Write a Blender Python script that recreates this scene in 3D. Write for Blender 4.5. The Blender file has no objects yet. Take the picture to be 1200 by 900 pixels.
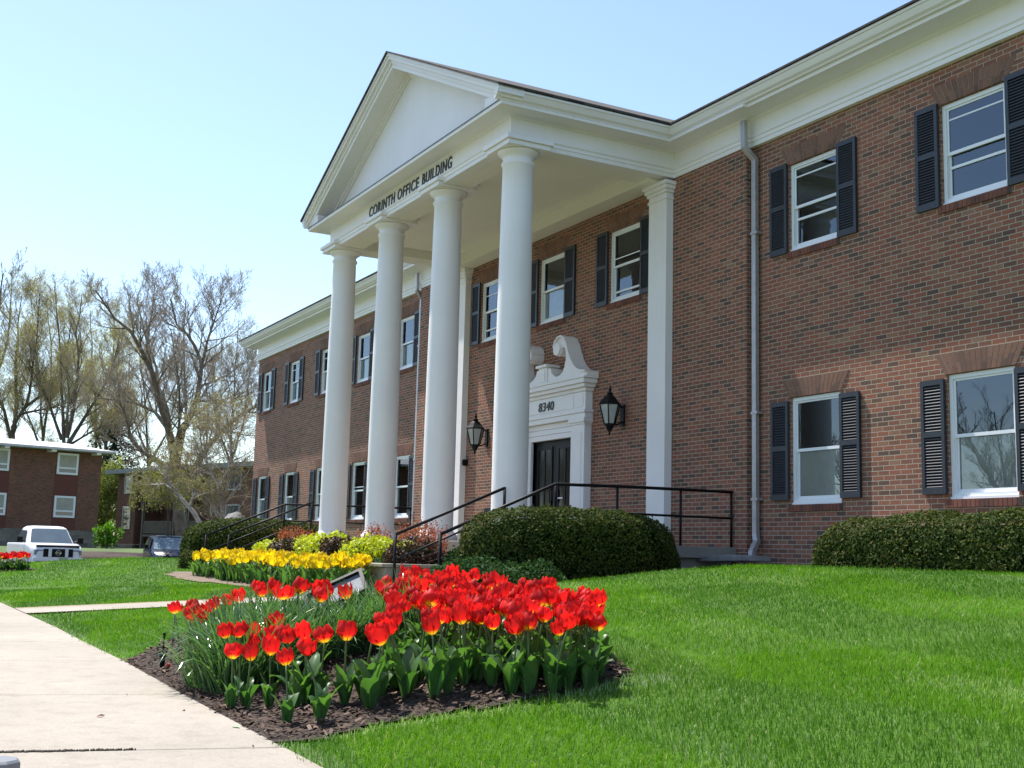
import bpy, bmesh, math, random
import numpy as np
from mathutils import Vector, Matrix
rng = random.Random(7)
npr = np.random.default_rng(7)
S = bpy.context.scene
col = S.collection

# ------------------------------------------------------------------ camera
CAM = np.array([0.0, -12.33441, 0.0])
CR = np.array([0.48134796, 0.87612983, 0.02646992])
CU = np.array([0.11134563, -0.09107168, 0.98959997])
CF = np.array([-0.86942872, 0.47339462, 0.14139039])
FPX = 1398.46
cam = bpy.data.objects.new('camera', bpy.data.cameras.new('camera'))
col.objects.link(cam)
M4 = Matrix.Identity(4)
for i in range(3):
    M4[i][0] = CR[i]; M4[i][1] = CU[i]; M4[i][2] = -CF[i]; M4[i][3] = CAM[i]
cam.matrix_world = M4
cam.data.sensor_width = 36
cam.data.lens = 36 * FPX / 1200
cam.data.clip_start = 0.05
cam.data.clip_end = 3000
S.camera = cam

# ------------------------------------------------------------------ sky, sun, exposure
SUN = Vector((-3.5, -1.0, 6.8)).normalized()        # towards the sun
el = math.asin(SUN.z); rot = math.atan2(SUN.x, SUN.y)
wd = bpy.data.worlds.new('World'); S.world = wd; wd.use_nodes = True
nt = wd.node_tree; nt.nodes.clear()
sky = nt.nodes.new('ShaderNodeTexSky'); sky.sky_type = 'NISHITA'; sky.sun_disc = False
sky.sun_elevation = el; sky.sun_rotation = rot; sky.altitude = 200
sky.air_density = 1.0; sky.dust_density = 0.6; sky.ozone_density = 1.2
bg = nt.nodes.new('ShaderNodeBackground'); bg.inputs[1].default_value = 0.135
wo = nt.nodes.new('ShaderNodeOutputWorld')
nt.links.new(sky.outputs[0], bg.inputs[0]); nt.links.new(bg.outputs[0], wo.inputs[0])
sl = bpy.data.lights.new('sun', 'SUN'); sl.energy = 4.6; sl.angle = math.radians(0.53); sl.color = (1.0, 0.955, 0.88)
so = bpy.data.objects.new('sun', sl); col.objects.link(so)
so.rotation_euler = SUN.to_track_quat('Z', 'Y').to_euler(); so.location = (-30, -10, 40)
S.view_settings.view_transform = 'Standard'; S.view_settings.look = 'None'
S.view_settings.exposure = 0.88; S.view_settings.gamma = 1.0
S.render.engine = 'CYCLES'
S.cycles.use_denoising = True
S.cycles.max_bounces = 7; S.cycles.transparent_max_bounces = 12

# ------------------------------------------------------------------ helpers
def tag(o, label=None, cat=None, group=None, kind=None):
    if label: o['label'] = label
    if cat: o['category'] = cat
    if group: o['group'] = group
    if kind: o['kind'] = kind
    return o
def empty(name, loc=(0, 0, 0), rz=0):
    o = bpy.data.objects.new(name, None); col.objects.link(o)
    o.location = loc; o.rotation_euler = (0, 0, rz); o.empty_display_size = .2
    return o
def W(px, py, d):
    "point seen at photo pixel (px,py), d metres deep"
    return CAM + d * (CF + CR * (px - 600) / FPX - CU * (py - 450) / FPX)

class MB:
    def __init__(s, org=(0, 0, 0)):
        s.v = []; s.f = []; s.o = org; s.uv = None; s.sm = []
    def add(s, vs, fs, smooth=False):
        b = len(s.v); s.v.extend(vs); s.f.extend([tuple(i + b for i in f) for f in fs]); s.sm.extend([smooth] * len(fs))
    def box(s, x0, x1, y0, y1, z0, z1):
        s.add([(x0,y0,z0),(x1,y0,z0),(x1,y1,z0),(x0,y1,z0),(x0,y0,z1),(x1,y0,z1),(x1,y1,z1),(x0,y1,z1)],
              [(0,3,2,1),(4,5,6,7),(0,1,5,4),(1,2,6,5),(2,3,7,6),(3,0,4,7)])
    def prism(s, poly, a, b, axis='y'):
        "poly in the plane across axis, extruded from a to b"
        n = len(poly)
        def P(p, t): return (p[0], t, p[1]) if axis == 'y' else ((t, p[0], p[1]) if axis == 'x' else (p[0], p[1], t))
        vs = [P(p, a) for p in poly] + [P(p, b) for p in poly]
        s.add(vs, [tuple(range(n)), tuple(range(2*n-1, n-1, -1))] + [(i, i+n, (i+1) % n + n, (i+1) % n) for i in range(n)])
    def quad(s, a, b, c, d): s.add([tuple(a), tuple(b), tuple(c), tuple(d)], [(0,1,2,3)])
    def tube(s, pts, rad, n=8, caps=True, smooth=True):
        pts = [Vector(p) for p in pts]
        if not hasattr(rad, '__len__'): rad = [rad] * len(pts)
        vs = []; prev = None
        for i, p in enumerate(pts):
            if i == 0: t = pts[1] - p
            elif i == len(pts)-1: t = p - pts[i-1]
            else: t = (pts[i+1]-p).normalized() + (p-pts[i-1]).normalized()
            if t.length < 1e-9: t = Vector((0,0,1))
            t.normalize()
            if prev is None:
                a = Vector((0,0,1)) if abs(t.z) < .9 else Vector((1,0,0))
                u = t.cross(a).normalized()
            else:
                u = prev - t * prev.dot(t)
                u = u.normalized() if u.length > 1e-6 else t.orthogonal().normalized()
            prev = u; w = t.cross(u)
            for k in range(n):
                an = 2*math.pi*k/n
                q = p + (u*math.cos(an) + w*math.sin(an))*rad[i]
                vs.append((q.x, q.y, q.z))
        fs = []
        for i in range(len(pts)-1):
            for k in range(n):
                k2 = (k+1) % n
                fs.append((i*n+k, i*n+k2, (i+1)*n+k2, (i+1)*n+k))
        s.add(vs, fs, smooth)
        if caps and n > 3:
            b = len(s.v) - len(vs)
            s.f.append(tuple(b+k for k in range(n-1, -1, -1))); s.f.append(tuple(b+(len(pts)-1)*n+k for k in range(n))); s.sm += [False, False]
    def lathe(s, prof, cx, cy, n=32, smooth=True, a0=0.0):
        vs = []
        for r, z in prof:
            for k in range(n):
                a = a0 + 2*math.pi*k/n; vs.append((cx+r*math.cos(a), cy+r*math.sin(a), z))
        fs = [(i*n+k, i*n+(k+1) % n, (i+1)*n+(k+1) % n, (i+1)*n+k) for i in range(len(prof)-1) for k in range(n)]
        s.add(vs, fs, smooth)
        b = len(s.v) - len(vs)
        s.f.append(tuple(b+k for k in range(n-1, -1, -1))); s.f.append(tuple(b+(len(prof)-1)*n+k for k in range(n))); s.sm += [False, False]
    def build(s, name, mat, parent=None, uv=False, bevel=0.0, org=None):
        o_ = org if org is not None else s.o
        me = bpy.data.meshes.new(name)
        me.from_pydata([(v[0]-o_[0], v[1]-o_[1], v[2]-o_[2]) for v in s.v], [], s.f)
        me.polygons.foreach_set('use_smooth', s.sm)
        if uv:
            ul = me.uv_layers.new(name='UVMap')
            for p in me.polygons:
                n = p.normal
                for li in p.loop_indices:
                    c = s.v[me.loops[li].vertex_index]
                    if abs(n.z) > .8: t = (c[0], c[1])
                    elif abs(n.y) >= abs(n.x): t = (c[0], c[2])
                    else: t = (c[1]+.05, c[2])
                    ul.data[li].uv = t
        me.validate()
        me.materials.append(mat)
        o = bpy.data.objects.new(name, me); col.objects.link(o)
        if parent is not None: o.parent = parent
        elif org is None and s.o != (0, 0, 0): o.location = s.o
        if bevel:
            m = o.modifiers.new('bevel', 'BEVEL'); m.width = bevel; m.segments = 2; m.limit_method = 'ANGLE'; m.angle_limit = math.radians(40)
        return o

def np_mesh(name, verts, faces, mat, parent=None, attr=None, uv=None, nside=4):
    "verts (n,3), faces (m,nside) arrays; attr per vertex float 'rnd'; uv per vertex"
    me = bpy.data.meshes.new(name)
    verts = np.asarray(verts, np.float32); faces = np.asarray(faces, np.int32)
    me.vertices.add(len(verts)); me.vertices.foreach_set('co', verts.ravel())
    m = len(faces)
    me.loops.add(m*nside); me.loops.foreach_set('vertex_index', faces.ravel())
    me.polygons.add(m); me.polygons.foreach_set('loop_start', np.arange(m, dtype=np.int32)*nside)
    try: me.polygons.foreach_set('loop_total', np.full(m, nside, np.int32))
    except Exception: pass
    me.update(calc_edges=True)
    if attr is not None:
        a = me.attributes.new('rnd', 'FLOAT', 'POINT'); a.data.foreach_set('value', np.asarray(attr, np.float32))
    if uv is not None:
        ul = me.uv_layers.new(name='UVMap'); ul.data.foreach_set('uv', np.asarray(uv, np.float32)[faces.ravel()].ravel())
    me.materials.append(mat)
    o = bpy.data.objects.new(name, me); col.objects.link(o)
    if parent is not None: o.parent = parent
    return o

# ------------------------------------------------------------------ materials
class NT:
    def __init__(s, name):
        s.m = bpy.data.materials.new(name); s.m.use_nodes = True
        s.t = s.m.node_tree; s.b = s.t.nodes['Principled BSDF']; s.out = s.t.nodes['Material Output']
    def n(s, ty, **k):
        nd = s.t.nodes.new(ty)
        for a, v in k.items():
            if a.startswith('i_'):
                key = a[2:]; key = int(key) if key.isdigit() else key.replace('_', ' ')
                nd.inputs[key].default_value = v
            else: setattr(nd, a, v)
        return nd
    def l(s, a, b): s.t.links.new(a, b)
    def ramp(s, fac, stops, interp='LINEAR'):
        r = s.n('ShaderNodeValToRGB'); r.color_ramp.interpolation = interp
        e = r.color_ramp.elements
        while len(e) < len(stops): e.new(.5)
        for k, (p, c) in zip(e, stops): k.position = p; k.color = (*c, 1)
        s.l(fac, r.inputs[0]); return r.outputs[0]
    def noise(s, scale, detail=4, rough=.55, vec=None, dist=0.0):
        nd = s.n('ShaderNodeTexNoise'); nd.inputs['Scale'].default_value = scale; nd.inputs['Detail'].default_value = detail
        nd.inputs['Roughness'].default_value = rough; nd.inputs['Distortion'].default_value = dist
        if vec is not None: s.l(vec, nd.inputs['Vector'])
        return nd.outputs['Fac']
    def coord(s, which='Object'): return s.n('ShaderNodeTexCoord').outputs[which]
    def mix(s, fac, a, b, mode='MIX'):
        nd = s.n('ShaderNodeMix', data_type='RGBA', blend_type=mode)
        if isinstance(fac, float): nd.inputs[0].default_value = fac
        else: s.l(fac, nd.inputs[0])
        for sock, v in ((nd.inputs[6], a), (nd.inputs[7], b)):
            if isinstance(v, tuple): sock.default_value = (*v, 1)
            else: s.l(v, sock)
        return nd.outputs[2]
    def bump(s, h, strength=.3, dist=.01):
        nd = s.n('ShaderNodeBump'); nd.inputs['Strength'].default_value = strength; nd.inputs['Distance'].default_value = dist
        s.l(h, nd.inputs['Height']); s.l(nd.outputs[0], s.b.inputs['Normal'])
    def base(s, c):
        if isinstance(c, tuple): s.b.inputs['Base Color'].default_value = (*c, 1)
        else: s.l(c, s.b.inputs['Base Color'])
    def rough(s, r): s.b.inputs['Roughness'].default_value = r

def mat_plain(name, c, rough=.5, var=.12, scale=6, metal=0.0, spec=.5, bump=0.0):
    k = NT(name); co = k.coord()
    f = k.noise(scale, 5, .6, co)
    d = tuple(max(0, x*(1-var)) for x in c); u = tuple(min(1, x*(1+var)) for x in c)
    k.base(k.ramp(f, [(.3, d), (.7, u)])); k.rough(rough)
    k.b.inputs['Metallic'].default_value = metal; k.b.inputs['Specular IOR Level'].default_value = spec
    if bump: k.bump(k.noise(scale*8, 3, .6, co), bump, .01)
    return k.m

def mat_brick(name, bw=.205, bh=.0677, tint=1.0, dark=.33, mort=(.47, .395, .30)):
    k = NT(name); uv = k.coord('UV')
    mp = k.n('ShaderNodeMapping'); k.l(uv, mp.inputs[0]); mp.inputs['Location'].default_value = (.03, .012, 0)
    br = k.n('ShaderNodeTexBrick'); k.l(mp.outputs[0], br.inputs['Vector'])
    br.offset = .5; br.offset_frequency = 2; br.squash = 1.0
    for nm, v in (('Scale', 1.0), ('Mortar Size', .0058), ('Mortar Smooth', .12), ('Bias', 0.0), ('Brick Width', bw), ('Row Height', bh)):
        br.inputs[nm].default_value = v
    br.inputs['Color1'].default_value = (0,0,0,1); br.inputs['Color2'].default_value = (1,1,1,1); br.inputs['Mortar'].default_value = (.5,.5,.5,1)
    t = tint
    brick = k.ramp(br.outputs['Color'], [(0, (.088*t,.056*t,.044*t)), (.10, (.118*t,.066*t,.048*t)), (.24, (.155*t,.072*t,.048*t)), (.55, (.195*t,.083*t,.055*t)), (.82, (.222*t,.083*t,.052*t)), (1, (.205*t,.118*t,.074*t))])
    fine = k.noise(38, 4, .65, uv); big = k.noise(.7, 3, .5, uv)
    brick = k.mix(.55, brick, k.ramp(fine, [(.25, (.35,.35,.35)), (.75, (.75,.72,.70))]), 'OVERLAY')
    brick = k.mix(.45, brick, k.ramp(big, [(.3, (.34,.34,.34)), (.7, (.66,.64,.62))]), 'OVERLAY')
    mo = k.ramp(fine, [(.3, tuple(x*.75 for x in mort)), (.75, mort)])
    k.base(k.mix(br.outputs['Fac'], brick, mo)); k.rough(.88); k.b.inputs['Specular IOR Level'].default_value = .25
    inv = k.n('ShaderNodeMath', operation='SUBTRACT'); inv.inputs[0].default_value = 1.0; k.l(br.outputs['Fac'], inv.inputs[1])
    ad = k.n('ShaderNodeMath', operation='MULTIPLY_ADD'); k.l(fine, ad.inputs[0]); ad.inputs[1].default_value = .35; k.l(inv.outputs[0], ad.inputs[2])
    k.bump(ad.outputs[0], .7, .008)
    return k.m

def mat_island(name, stops, rough=.85, trans=0.0, spec=.3, attr=None, transcol=None):
    "colour picked per loose piece (a leaf, a brick of an arch)"
    k = NT(name)
    if attr: f = k.n('ShaderNodeAttribute', attribute_name=attr).outputs['Fac']
    else: f = k.n('ShaderNodeNewGeometry').outputs['Random Per Island']
    c = k.ramp(f, stops); k.base(c); k.rough(rough); k.b.inputs['Specular IOR Level'].default_value = spec
    if trans:
        tr = k.n('ShaderNodeBsdfTranslucent')
        c2 = k.mix(1.0, c, transcol or (1.25, 1.35, .6), 'MULTIPLY') if True else c
        k.l(c2, tr.inputs[0])
        mx = k.n('ShaderNodeMixShader'); mx.inputs[0].default_value = trans
        k.l(k.b.outputs[0], mx.inputs[1]); k.l(tr.outputs[0], mx.inputs[2]); k.l(mx.outputs[0], k.out.inputs[0])
    return k.m

m_brick = mat_brick('brick', tint=1.22)
m_brick2 = mat_brick('far_brick', tint=1.0, mort=(.26, .19, .15))
m_arch = mat_island('arch_brick', [(0, (.12,.07,.053)), (.25, (.185,.095,.066)), (1, (.23,.118,.08))])
m_sill = mat_island('sill_brick', [(0, (.07,.045,.04)), (.3, (.17,.065,.045)), (1, (.22,.085,.055))])
m_mortar = mat_plain('mortar', (.33,.28,.23), .95, .15, 30)
def mat_paint(name, c):
    k = NT(name); co = k.coord(); mp = k.n('ShaderNodeMapping'); k.l(co, mp.inputs[0]); mp.inputs['Scale'].default_value = (7, 7, .35)
    st = k.noise(1.6, 5, .65, mp.outputs[0]); bl = k.noise(1.1, 4, .6, co); fn = k.noise(45, 3, .6, co)
    c1 = k.ramp(bl, [(.3, tuple(x*.94 for x in c)), (.7, c)])
    c1 = k.mix(.16, c1, k.ramp(st, [(.30, (.30,.28,.24)), (.5, (.52,.52,.52)), (.7, (.60,.60,.60))]), 'OVERLAY')
    k.base(c1); k.rough(.5); k.bump(fn, .06, .004); return k.m
m_white = mat_paint('white_paint', (.85,.81,.785))
m_ceil = mat_plain('ceiling_paint', (.82,.77,.67), .6, .03, 1.0)
m_vinyl = mat_plain('white_vinyl', (.80,.81,.82), .35, .02, 3)
m_shutter = mat_plain('shutter_paint', (.022,.026,.036), .45, .15, 9)
m_black = mat_plain('black_metal', (.008,.008,.009), .5, .3, 14, spec=.2)
m_door = mat_plain('door_paint', (.010,.011,.012), .4, .2, 4, spec=.15)
m_spout = mat_plain('weathered_aluminium', (.42,.41,.42), .42, .12, 7, metal=.55)
m_letter = mat_plain('letter_black', (.008,.008,.01), .4, .1, 4)
m_dirt = mat_plain('soil', (.10,.075,.05), .95, .4, 9, bump=.5)
m_stone = mat_plain('limestone', (.30,.27,.22), .85, .2, 5, bump=.4)
m_dstone = mat_plain('grey_stone', (.20,.19,.18), .9, .3, 4, bump=.5)

def mat_shingle():
    k = NT('roof_shingle'); co = k.coord()
    mp = k.n('ShaderNodeMapping'); k.l(co, mp.inputs[0]); mp.inputs['Rotation'].default_value = (0, 0, math.pi/2)
    br = k.n('ShaderNodeTexBrick'); k.l(mp.outputs[0], br.inputs['Vector'])
    for nm, v in (('Scale', 1.0), ('Mortar Size', .008), ('Brick Width', .3), ('Row Height', .14), ('Bias', 0)): br.inputs[nm].default_value = v
    br.inputs['Color1'].default_value = (.026,.023,.020,1); br.inputs['Color2'].default_value = (.075,.064,.053,1); br.inputs['Mortar'].default_value = (.02,.018,.016,1)
    k.base(k.mix(.5, br.outputs['Color'], k.ramp(k.noise(60, 3, .6, co), [(.3, (.3,.3,.3)), (.7, (.7,.7,.7))]), 'OVERLAY')); k.rough(.95)
    return k.m
m_shingle = mat_shingle()

def mat_concrete(name, c, s=1.0):
    k = NT(name); co = k.coord()
    big = k.noise(.9*s, 4, .6, co); fine = k.noise(70*s, 4, .7, co); mid = k.noise(7*s, 5, .65, co)
    c1 = k.ramp(big, [(.3, tuple(x*.86 for x in c)), (.7, tuple(x*1.08 for x in c))])
    c1 = k.mix(.35, c1, k.ramp(fine, [(.3, (.3,.3,.3)), (.7, (.7,.7,.7))]), 'OVERLAY')
    c1 = k.mix(.28, c1, k.ramp(mid, [(.28, (.25,.22,.19)), (.5, (.52,.52,.52)), (.75, (.6,.6,.6))]), 'OVERLAY')
    k.base(c1); k.rough(.9); k.bump(fine, .25, .004)
    return k.m
m_conc = mat_concrete('concrete', (.325,.285,.235))
m_conc2 = mat_concrete('old_concrete', (.26,.24,.21), 1.3)
m_asph = mat_concrete('asphalt', (.055,.055,.056), 1.0)

def mat_lawn():
    k = NT('lawn_ground'); co = k.coord()
    a = k.noise(.55, 4, .6, co); b = k.noise(26, 4, .7, co)
    c = k.ramp(a, [(.3, (.045,.105,.008)), (.7, (.070,.150,.014))])
    c = k.mix(.6, c, k.ramp(b, [(.3, (.22,.25,.2)), (.72, (.72,.7,.6))]), 'OVERLAY')
    k.base(c); k.rough(.9); k.bump(b, .8, .03); k.b.inputs['Specular IOR Level'].default_value = .2
    return k.m
m_lawn = mat_lawn()
m_blade = mat_island('grass_blade', [(0, (.050,.140,.008)), (.45, (.098,.232,.011)), (.8, (.145,.29,.020)), (.9, (.27,.37,.15)), (.97, (.36,.44,.25)), (1, (.44,.40,.20))], .5, .40, .25, attr='rnd', transcol=(1.2,1.3,.7))
def mat_mulch():
    k = NT('mulch'); co = k.coord()
    v = k.n('ShaderNodeTexVoronoi'); v.inputs['Scale'].default_value = 38; k.l(co, v.inputs['Vector'])
    c = k.ramp(v.outputs['Color'], [(.1, (.022,.014,.009)), (.6, (.06,.037,.026)), (1, (.12,.08,.057))])
    k.base(c); k.rough(.95); k.bump(k.noise(45, 5, .7, co), .9, .03)
    return k.m
m_mulch = mat_mulch()
m_chip = mat_island('mulch_chip', [(0, (.020,.013,.009)), (.5, (.060,.036,.025)), (.85, (.11,.07,.05)), (1, (.23,.16,.115))], .9)

m_yew = mat_island('yew_leaf', [(0, (.016,.034,.007)), (.5, (.045,.070,.014)), (.85, (.080,.100,.020)), (1, (.135,.105,.030))], .75, .2, .12)
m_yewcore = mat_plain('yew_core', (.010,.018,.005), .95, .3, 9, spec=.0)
m_jun = mat_island('juniper_leaf', [(0, (.014,.04,.013)), (.6, (.035,.085,.026)), (1, (.07,.125,.04))], .8, .2, .12)
m_lime = mat_island('lime_leaf', [(0, (.26,.33,.012)), (.5, (.46,.52,.018)), (1, (.60,.62,.04))], .5, .4, .35, transcol=(1.1,1.15,.5))
m_orange = mat_island('orange_leaf', [(0, (.20,.045,.012)), (.5, (.36,.085,.018)), (1, (.50,.15,.03))], .6, .3, .3, transcol=(1.2,.9,.5))
m_dark = mat_island('purple_leaf', [(0, (.030,.016,.012)), (.6, (.065,.036,.026)), (1, (.12,.07,.045))], .6, .2, .3, transcol=(1.1,.9,.7))
m_shrubgreen = mat_island('shrub_leaf', [(0, (.05,.13,.008)), (.6, (.11,.26,.015)), (1, (.20,.36,.03))], .5, .4)
m_bud = mat_island('spring_bud', [(0, (.24,.24,.09)), (.6, (.38,.37,.15)), (1, (.50,.47,.24))], .8, .55, transcol=(1.1,1.1,.6))
m_weep = mat_island('weeping_leaf', [(0, (.12,.125,.02)), (.6, (.21,.22,.03)), (1, (.30,.29,.06))], .7, .35, transcol=(1.1,1.1,.6))
m_brush = mat_island('brush_leaf', [(0, (.20,.22,.07)), (.6, (.34,.36,.12)), (1, (.44,.44,.19))], .8, .45)
m_ever = mat_island('evergreen_leaf', [(0, (.008,.020,.008)), (.7, (.025,.045,.018)), (1, (.045,.065,.028))], .7, .1)
def mat_bark(name, a, b, sc=5, st=2.0):
    k = NT(name); co = k.coord(); mp = k.n('ShaderNodeMapping'); k.l(co, mp.inputs[0]); mp.inputs['Scale'].default_value = (1,1,1/st)
    f = k.noise(sc, 5, .7, mp.outputs[0]); k.base(k.ramp(f, [(.35, a), (.65, b)])); k.rough(.95); k.bump(f, .6, .03)
    return k.m
m_bark = mat_bark('grey_bark', (.09,.07,.05), (.24,.19,.14))
m_twig = mat_plain('twig', (.33,.27,.20), .9, .25, 2)
m_barkd = mat_bark('dark_bark', (.05,.04,.03), (.13,.105,.08))
m_birch = mat_bark('birch_bark', (.22,.19,.16), (.62,.58,.53), 7, .4)

def mat_glass():
    k = NT('window_glass')
    gl = k.n('ShaderNodeBsdfGlossy'); gl.inputs['Roughness'].default_value = 0.008; gl.inputs['Color'].default_value = (.80,.90,1,1)
    tr = k.n('ShaderNodeBsdfTransparent'); tr.inputs[0].default_value = (.80,.84,.83,1)
    fr = k.n('ShaderNodeFresnel'); fr.inputs[0].default_value = 2.0
    mx = k.n('ShaderNodeMixShader'); k.l(fr.outputs[0], mx.inputs[0]); k.l(tr.outputs[0], mx.inputs[1]); k.l(gl.outputs[0], mx.inputs[2])
    k.l(mx.outputs[0], k.out.inputs[0]); return k.m
m_glass = mat_glass()
m_blind = mat_plain('window_blind', (.70,.68,.64), .9, .08, 12)
m_room = mat_plain('room_dark', (.02,.02,.022), .95, .3, 1)
m_frost = mat_plain('seeded_glass', (.42,.43,.40), .22, .2, 6, spec=.6)
m_emblem = mat_plain('chrome', (.62,.62,.64), .2, .05, 3, metal=.9)
m_vglass = mat_plain('car_glass', (.06,.09,.11), .04, .2, 1, spec=1.0)
m_doorglass = mat_plain('door_glass', (.012,.013,.013), .06, .2, 1, spec=.22)
m_twhite = mat_plain('white_car_paint', (.78,.79,.82), .22, .02, 1, spec=.6)
m_tblue = mat_plain('blue_car_paint', (.008,.016,.04), .25, .1, 1, spec=.45)
m_tyre = mat_plain('tyre_rubber', (.015,.015,.015), .85, .2, 8)
m_lens = mat_plain('clear_lens', (.22,.24,.26), .15, .15, 20, spec=.8)
m_plate = mat_plain('pale_plate', (.35,.48,.28), .4, .1, 10)

def mat_petal(name, deep, mid, base):
    k = NT(name); uv = k.coord('UV'); sp = k.n('ShaderNodeSeparateXYZ'); k.l(uv, sp.inputs[0])
    oi = k.n('ShaderNodeObjectInfo').outputs['Random']
    nz = k.noise(9, 3, .6, uv)
    ad = k.n('ShaderNodeMath', operation='MULTIPLY_ADD'); k.l(nz, ad.inputs[0]); ad.inputs[1].default_value = .22; k.l(sp.outputs[1], ad.inputs[2])
    c = k.ramp(ad.outputs[0], [(.20, base), (.31, mid), (.38, deep), (1, deep)])
    hs = k.n('ShaderNodeHueSaturation'); k.l(c, hs.inputs['Color'])
    mr = k.n('ShaderNodeMapRange'); k.l(oi, mr.inputs[0]); mr.inputs[3].default_value = .66; mr.inputs[4].default_value = 1.15; k.l(mr.outputs[0], hs.inputs['Value'])
    k.l(hs.outputs[0], k.b.inputs['Base Color']); k.rough(.55); k.b.inputs['Specular IOR Level'].default_value = .28
    tr = k.n('ShaderNodeBsdfTranslucent'); k.l(hs.outputs[0], tr.inputs[0])
    mx = k.n('ShaderNodeMixShader'); mx.inputs[0].default_value = .48
    k.l(k.b.outputs[0], mx.inputs[1]); k.l(tr.outputs[0], mx.inputs[2]); k.l(mx.outputs[0], k.out.inputs[0])
    return k.m
m_red = mat_petal('red_petal', (.78,.018,.016), (.76,.10,.010), (.85,.50,.015))
m_yel = mat_petal('yellow_petal', (.88,.66,.010), (.88,.64,.010), (.84,.62,.02))
def mat_leaf(name, a, b, tr_=.35, rough=.42):
    k = NT(name); oi = k.n('ShaderNodeNewGeometry').outputs['Random Per Island']
    c = k.ramp(oi, [(0, a), (1, b)]); co = k.coord('Object')
    c = k.mix(.25, c, k.ramp(k.noise(30, 3, .6, co), [(.3, (.35,.35,.35)), (.7, (.65,.65,.65))]), 'OVERLAY')
    k.base(c); k.rough(rough); k.b.inputs['Specular IOR Level'].default_value = .45
    t = k.n('ShaderNodeBsdfTranslucent'); k.l(k.mix(1.0, c, (1.3,1.5,.5), 'MULTIPLY'), t.inputs[0])
    mx = k.n('ShaderNodeMixShader'); mx.inputs[0].default_value = tr_
    k.l(k.b.outputs[0], mx.inputs[1]); k.l(t.outputs[0], mx.inputs[2]); k.l(mx.outputs[0], k.out.inputs[0])
    return k.m
m_tleaf = mat_leaf('tulip_leaf', (.042,.115,.034), (.105,.215,.062), .4)
m_stem = mat_leaf('tulip_stem', (.06,.13,.03), (.10,.17,.05), .15)
m_nleaf = mat_leaf('narrow_leaf', (.05,.125,.05), (.14,.25,.105), .28, .22)

# ------------------------------------------------------------------ ground
def sm(a, b, t):
    t = np.clip((t-a)/(b-a), 0, 1); return t*t*(3-2*t)
def mound(x, y):
    r = ((x+8.3)/3.4)**2 + ((y+8.95)/1.6)**2
    return 0.16*np.clip(1-r, 0, 1)
def Gv(x, y):
    x = np.asarray(x, float); y = np.asarray(y, float)
    u = np.clip((y+10.45)/5.0, 0, 1)
    left = -0.85 + 0.24*u + 0.08*sm(-20, -34, x) + 0.15*sm(-24, -34, x)*np.clip((y+10.45)/4, 0, 1) + 0.06*np.clip((y+5.4)/4, 0, 1)
    r2 = np.clip((y+10.45)/8.45, 0, 1)
    q = np.where(r2 < .85, r2, .85+(r2-.85)*(1-(r2-.85)/.3))
    right = -0.85 + 0.81*q + 0.035*sm(.8, 1, r2)
    w = sm(-15.5, -12.0, x)
    z = left*(1-w) + right*w
    f = sm(-34.5, -41, x)
    return z*(1-f) - 1.27*f + mound(x, y)
def G(x, y): return float(Gv(x, y))
def EY(x): return -10.45-.0226*np.clip(np.asarray(x, float)+13, 0, 17)     # right-hand edge of the sidewalk

BED = np.array([(-8.8,-10.7),(-7.6,-10.7),(-5.6,-10.7),(-5.15,-10.66),(-5.28,-10.29),(-5.37,-10.05),(-5.37,-9.83),(-5.34,-9.66),(-5.28,-9.47),(-5.26,-9.23),(-5.30,-8.95),(-5.39,-8.69),(-5.52,-8.55),(-6.2,-8.30),(-7.4,-7.95),(-9.4,-7.75),(-10.7,-8.6),(-10.3,-9.7)])
YBED = np.array([(-16.9,-6.2),(-19.5,-6.45),(-23.0,-6.62),(-25.6,-6.55),(-26.6,-6.1),(-26.4,-5.4),(-25.5,-5.28),(-16.9,-5.28)])
def inpoly(P, x, y):
    r = np.zeros(np.shape(x), bool); n = len(P); j = n-1
    for i in range(n):
        xi, yi = P[i]; xj, yj = P[j]
        c = ((yi > y) != (yj > y)) & (x < (xj-xi)*(y-yi)/(yj-yi+1e-12)+xi)
        r ^= c; j = i
    return r
def grid_sheet(name, xs, ys, mat, dz=0.0, fn=Gv, mask=None, edge=False):
    X, Y = np.meshgrid(xs, ys, indexing='ij')
    if edge: Y = Y+(EY(X)+10.45)*(1-np.clip((Y+10.45)/2.5, 0, 1))
    Z = fn(X, Y) + dz
    nx, ny = X.shape
    V = np.stack([X, Y, Z], -1).reshape(-1, 3)
    I = np.arange(nx*ny).reshape(nx, ny)
    F = np.stack([I[:-1,:-1], I[1:,:-1], I[1:,1:], I[:-1,1:]], -1).reshape(-1, 4)
    if mask is not None:
        F = F[mask(V[F].mean(1))]
    o = np_mesh(name, V, F, mat); o.data.polygons.foreach_set('use_smooth', [True]*len(o.data.polygons))
    return o
# broad ground sheet out to the horizon
def far_fn(X, Y):
    d = np.hypot(X, Y+12.3)
    z = -1.6 + 0*X
    lot = sm(-58, -76, X)*1.05
    return np.where(X < -45, z+.25+lot, z)
xs = np.concatenate([np.linspace(-1500, -130, 14), np.linspace(-120, -40, 61), np.linspace(-38, 60, 20), np.linspace(80, 1500, 12)])
ys = np.concatenate([np.linspace(-1500, -120, 12), np.linspace(-100, 100, 41), np.linspace(120, 1500, 12)])
tag(grid_sheet('ground', xs, ys, mat_plain('far_ground', (.075,.12,.03), .95, .35, .35), 0, far_fn), kind='structure')
b = MB(); b.box(-60, -40.4, -60, 60, -1.9, -1.27)
tag(b.build('parking_lot', m_asph), kind='structure')
lx = np.concatenate([np.arange(-41.5, -20, .5), np.arange(-20, 6, .2)])
ly = np.arange(-10.45, 0.4, .2)
tag(grid_sheet('lawn', lx, ly, m_lawn, edge=True), kind='structure')
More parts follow.
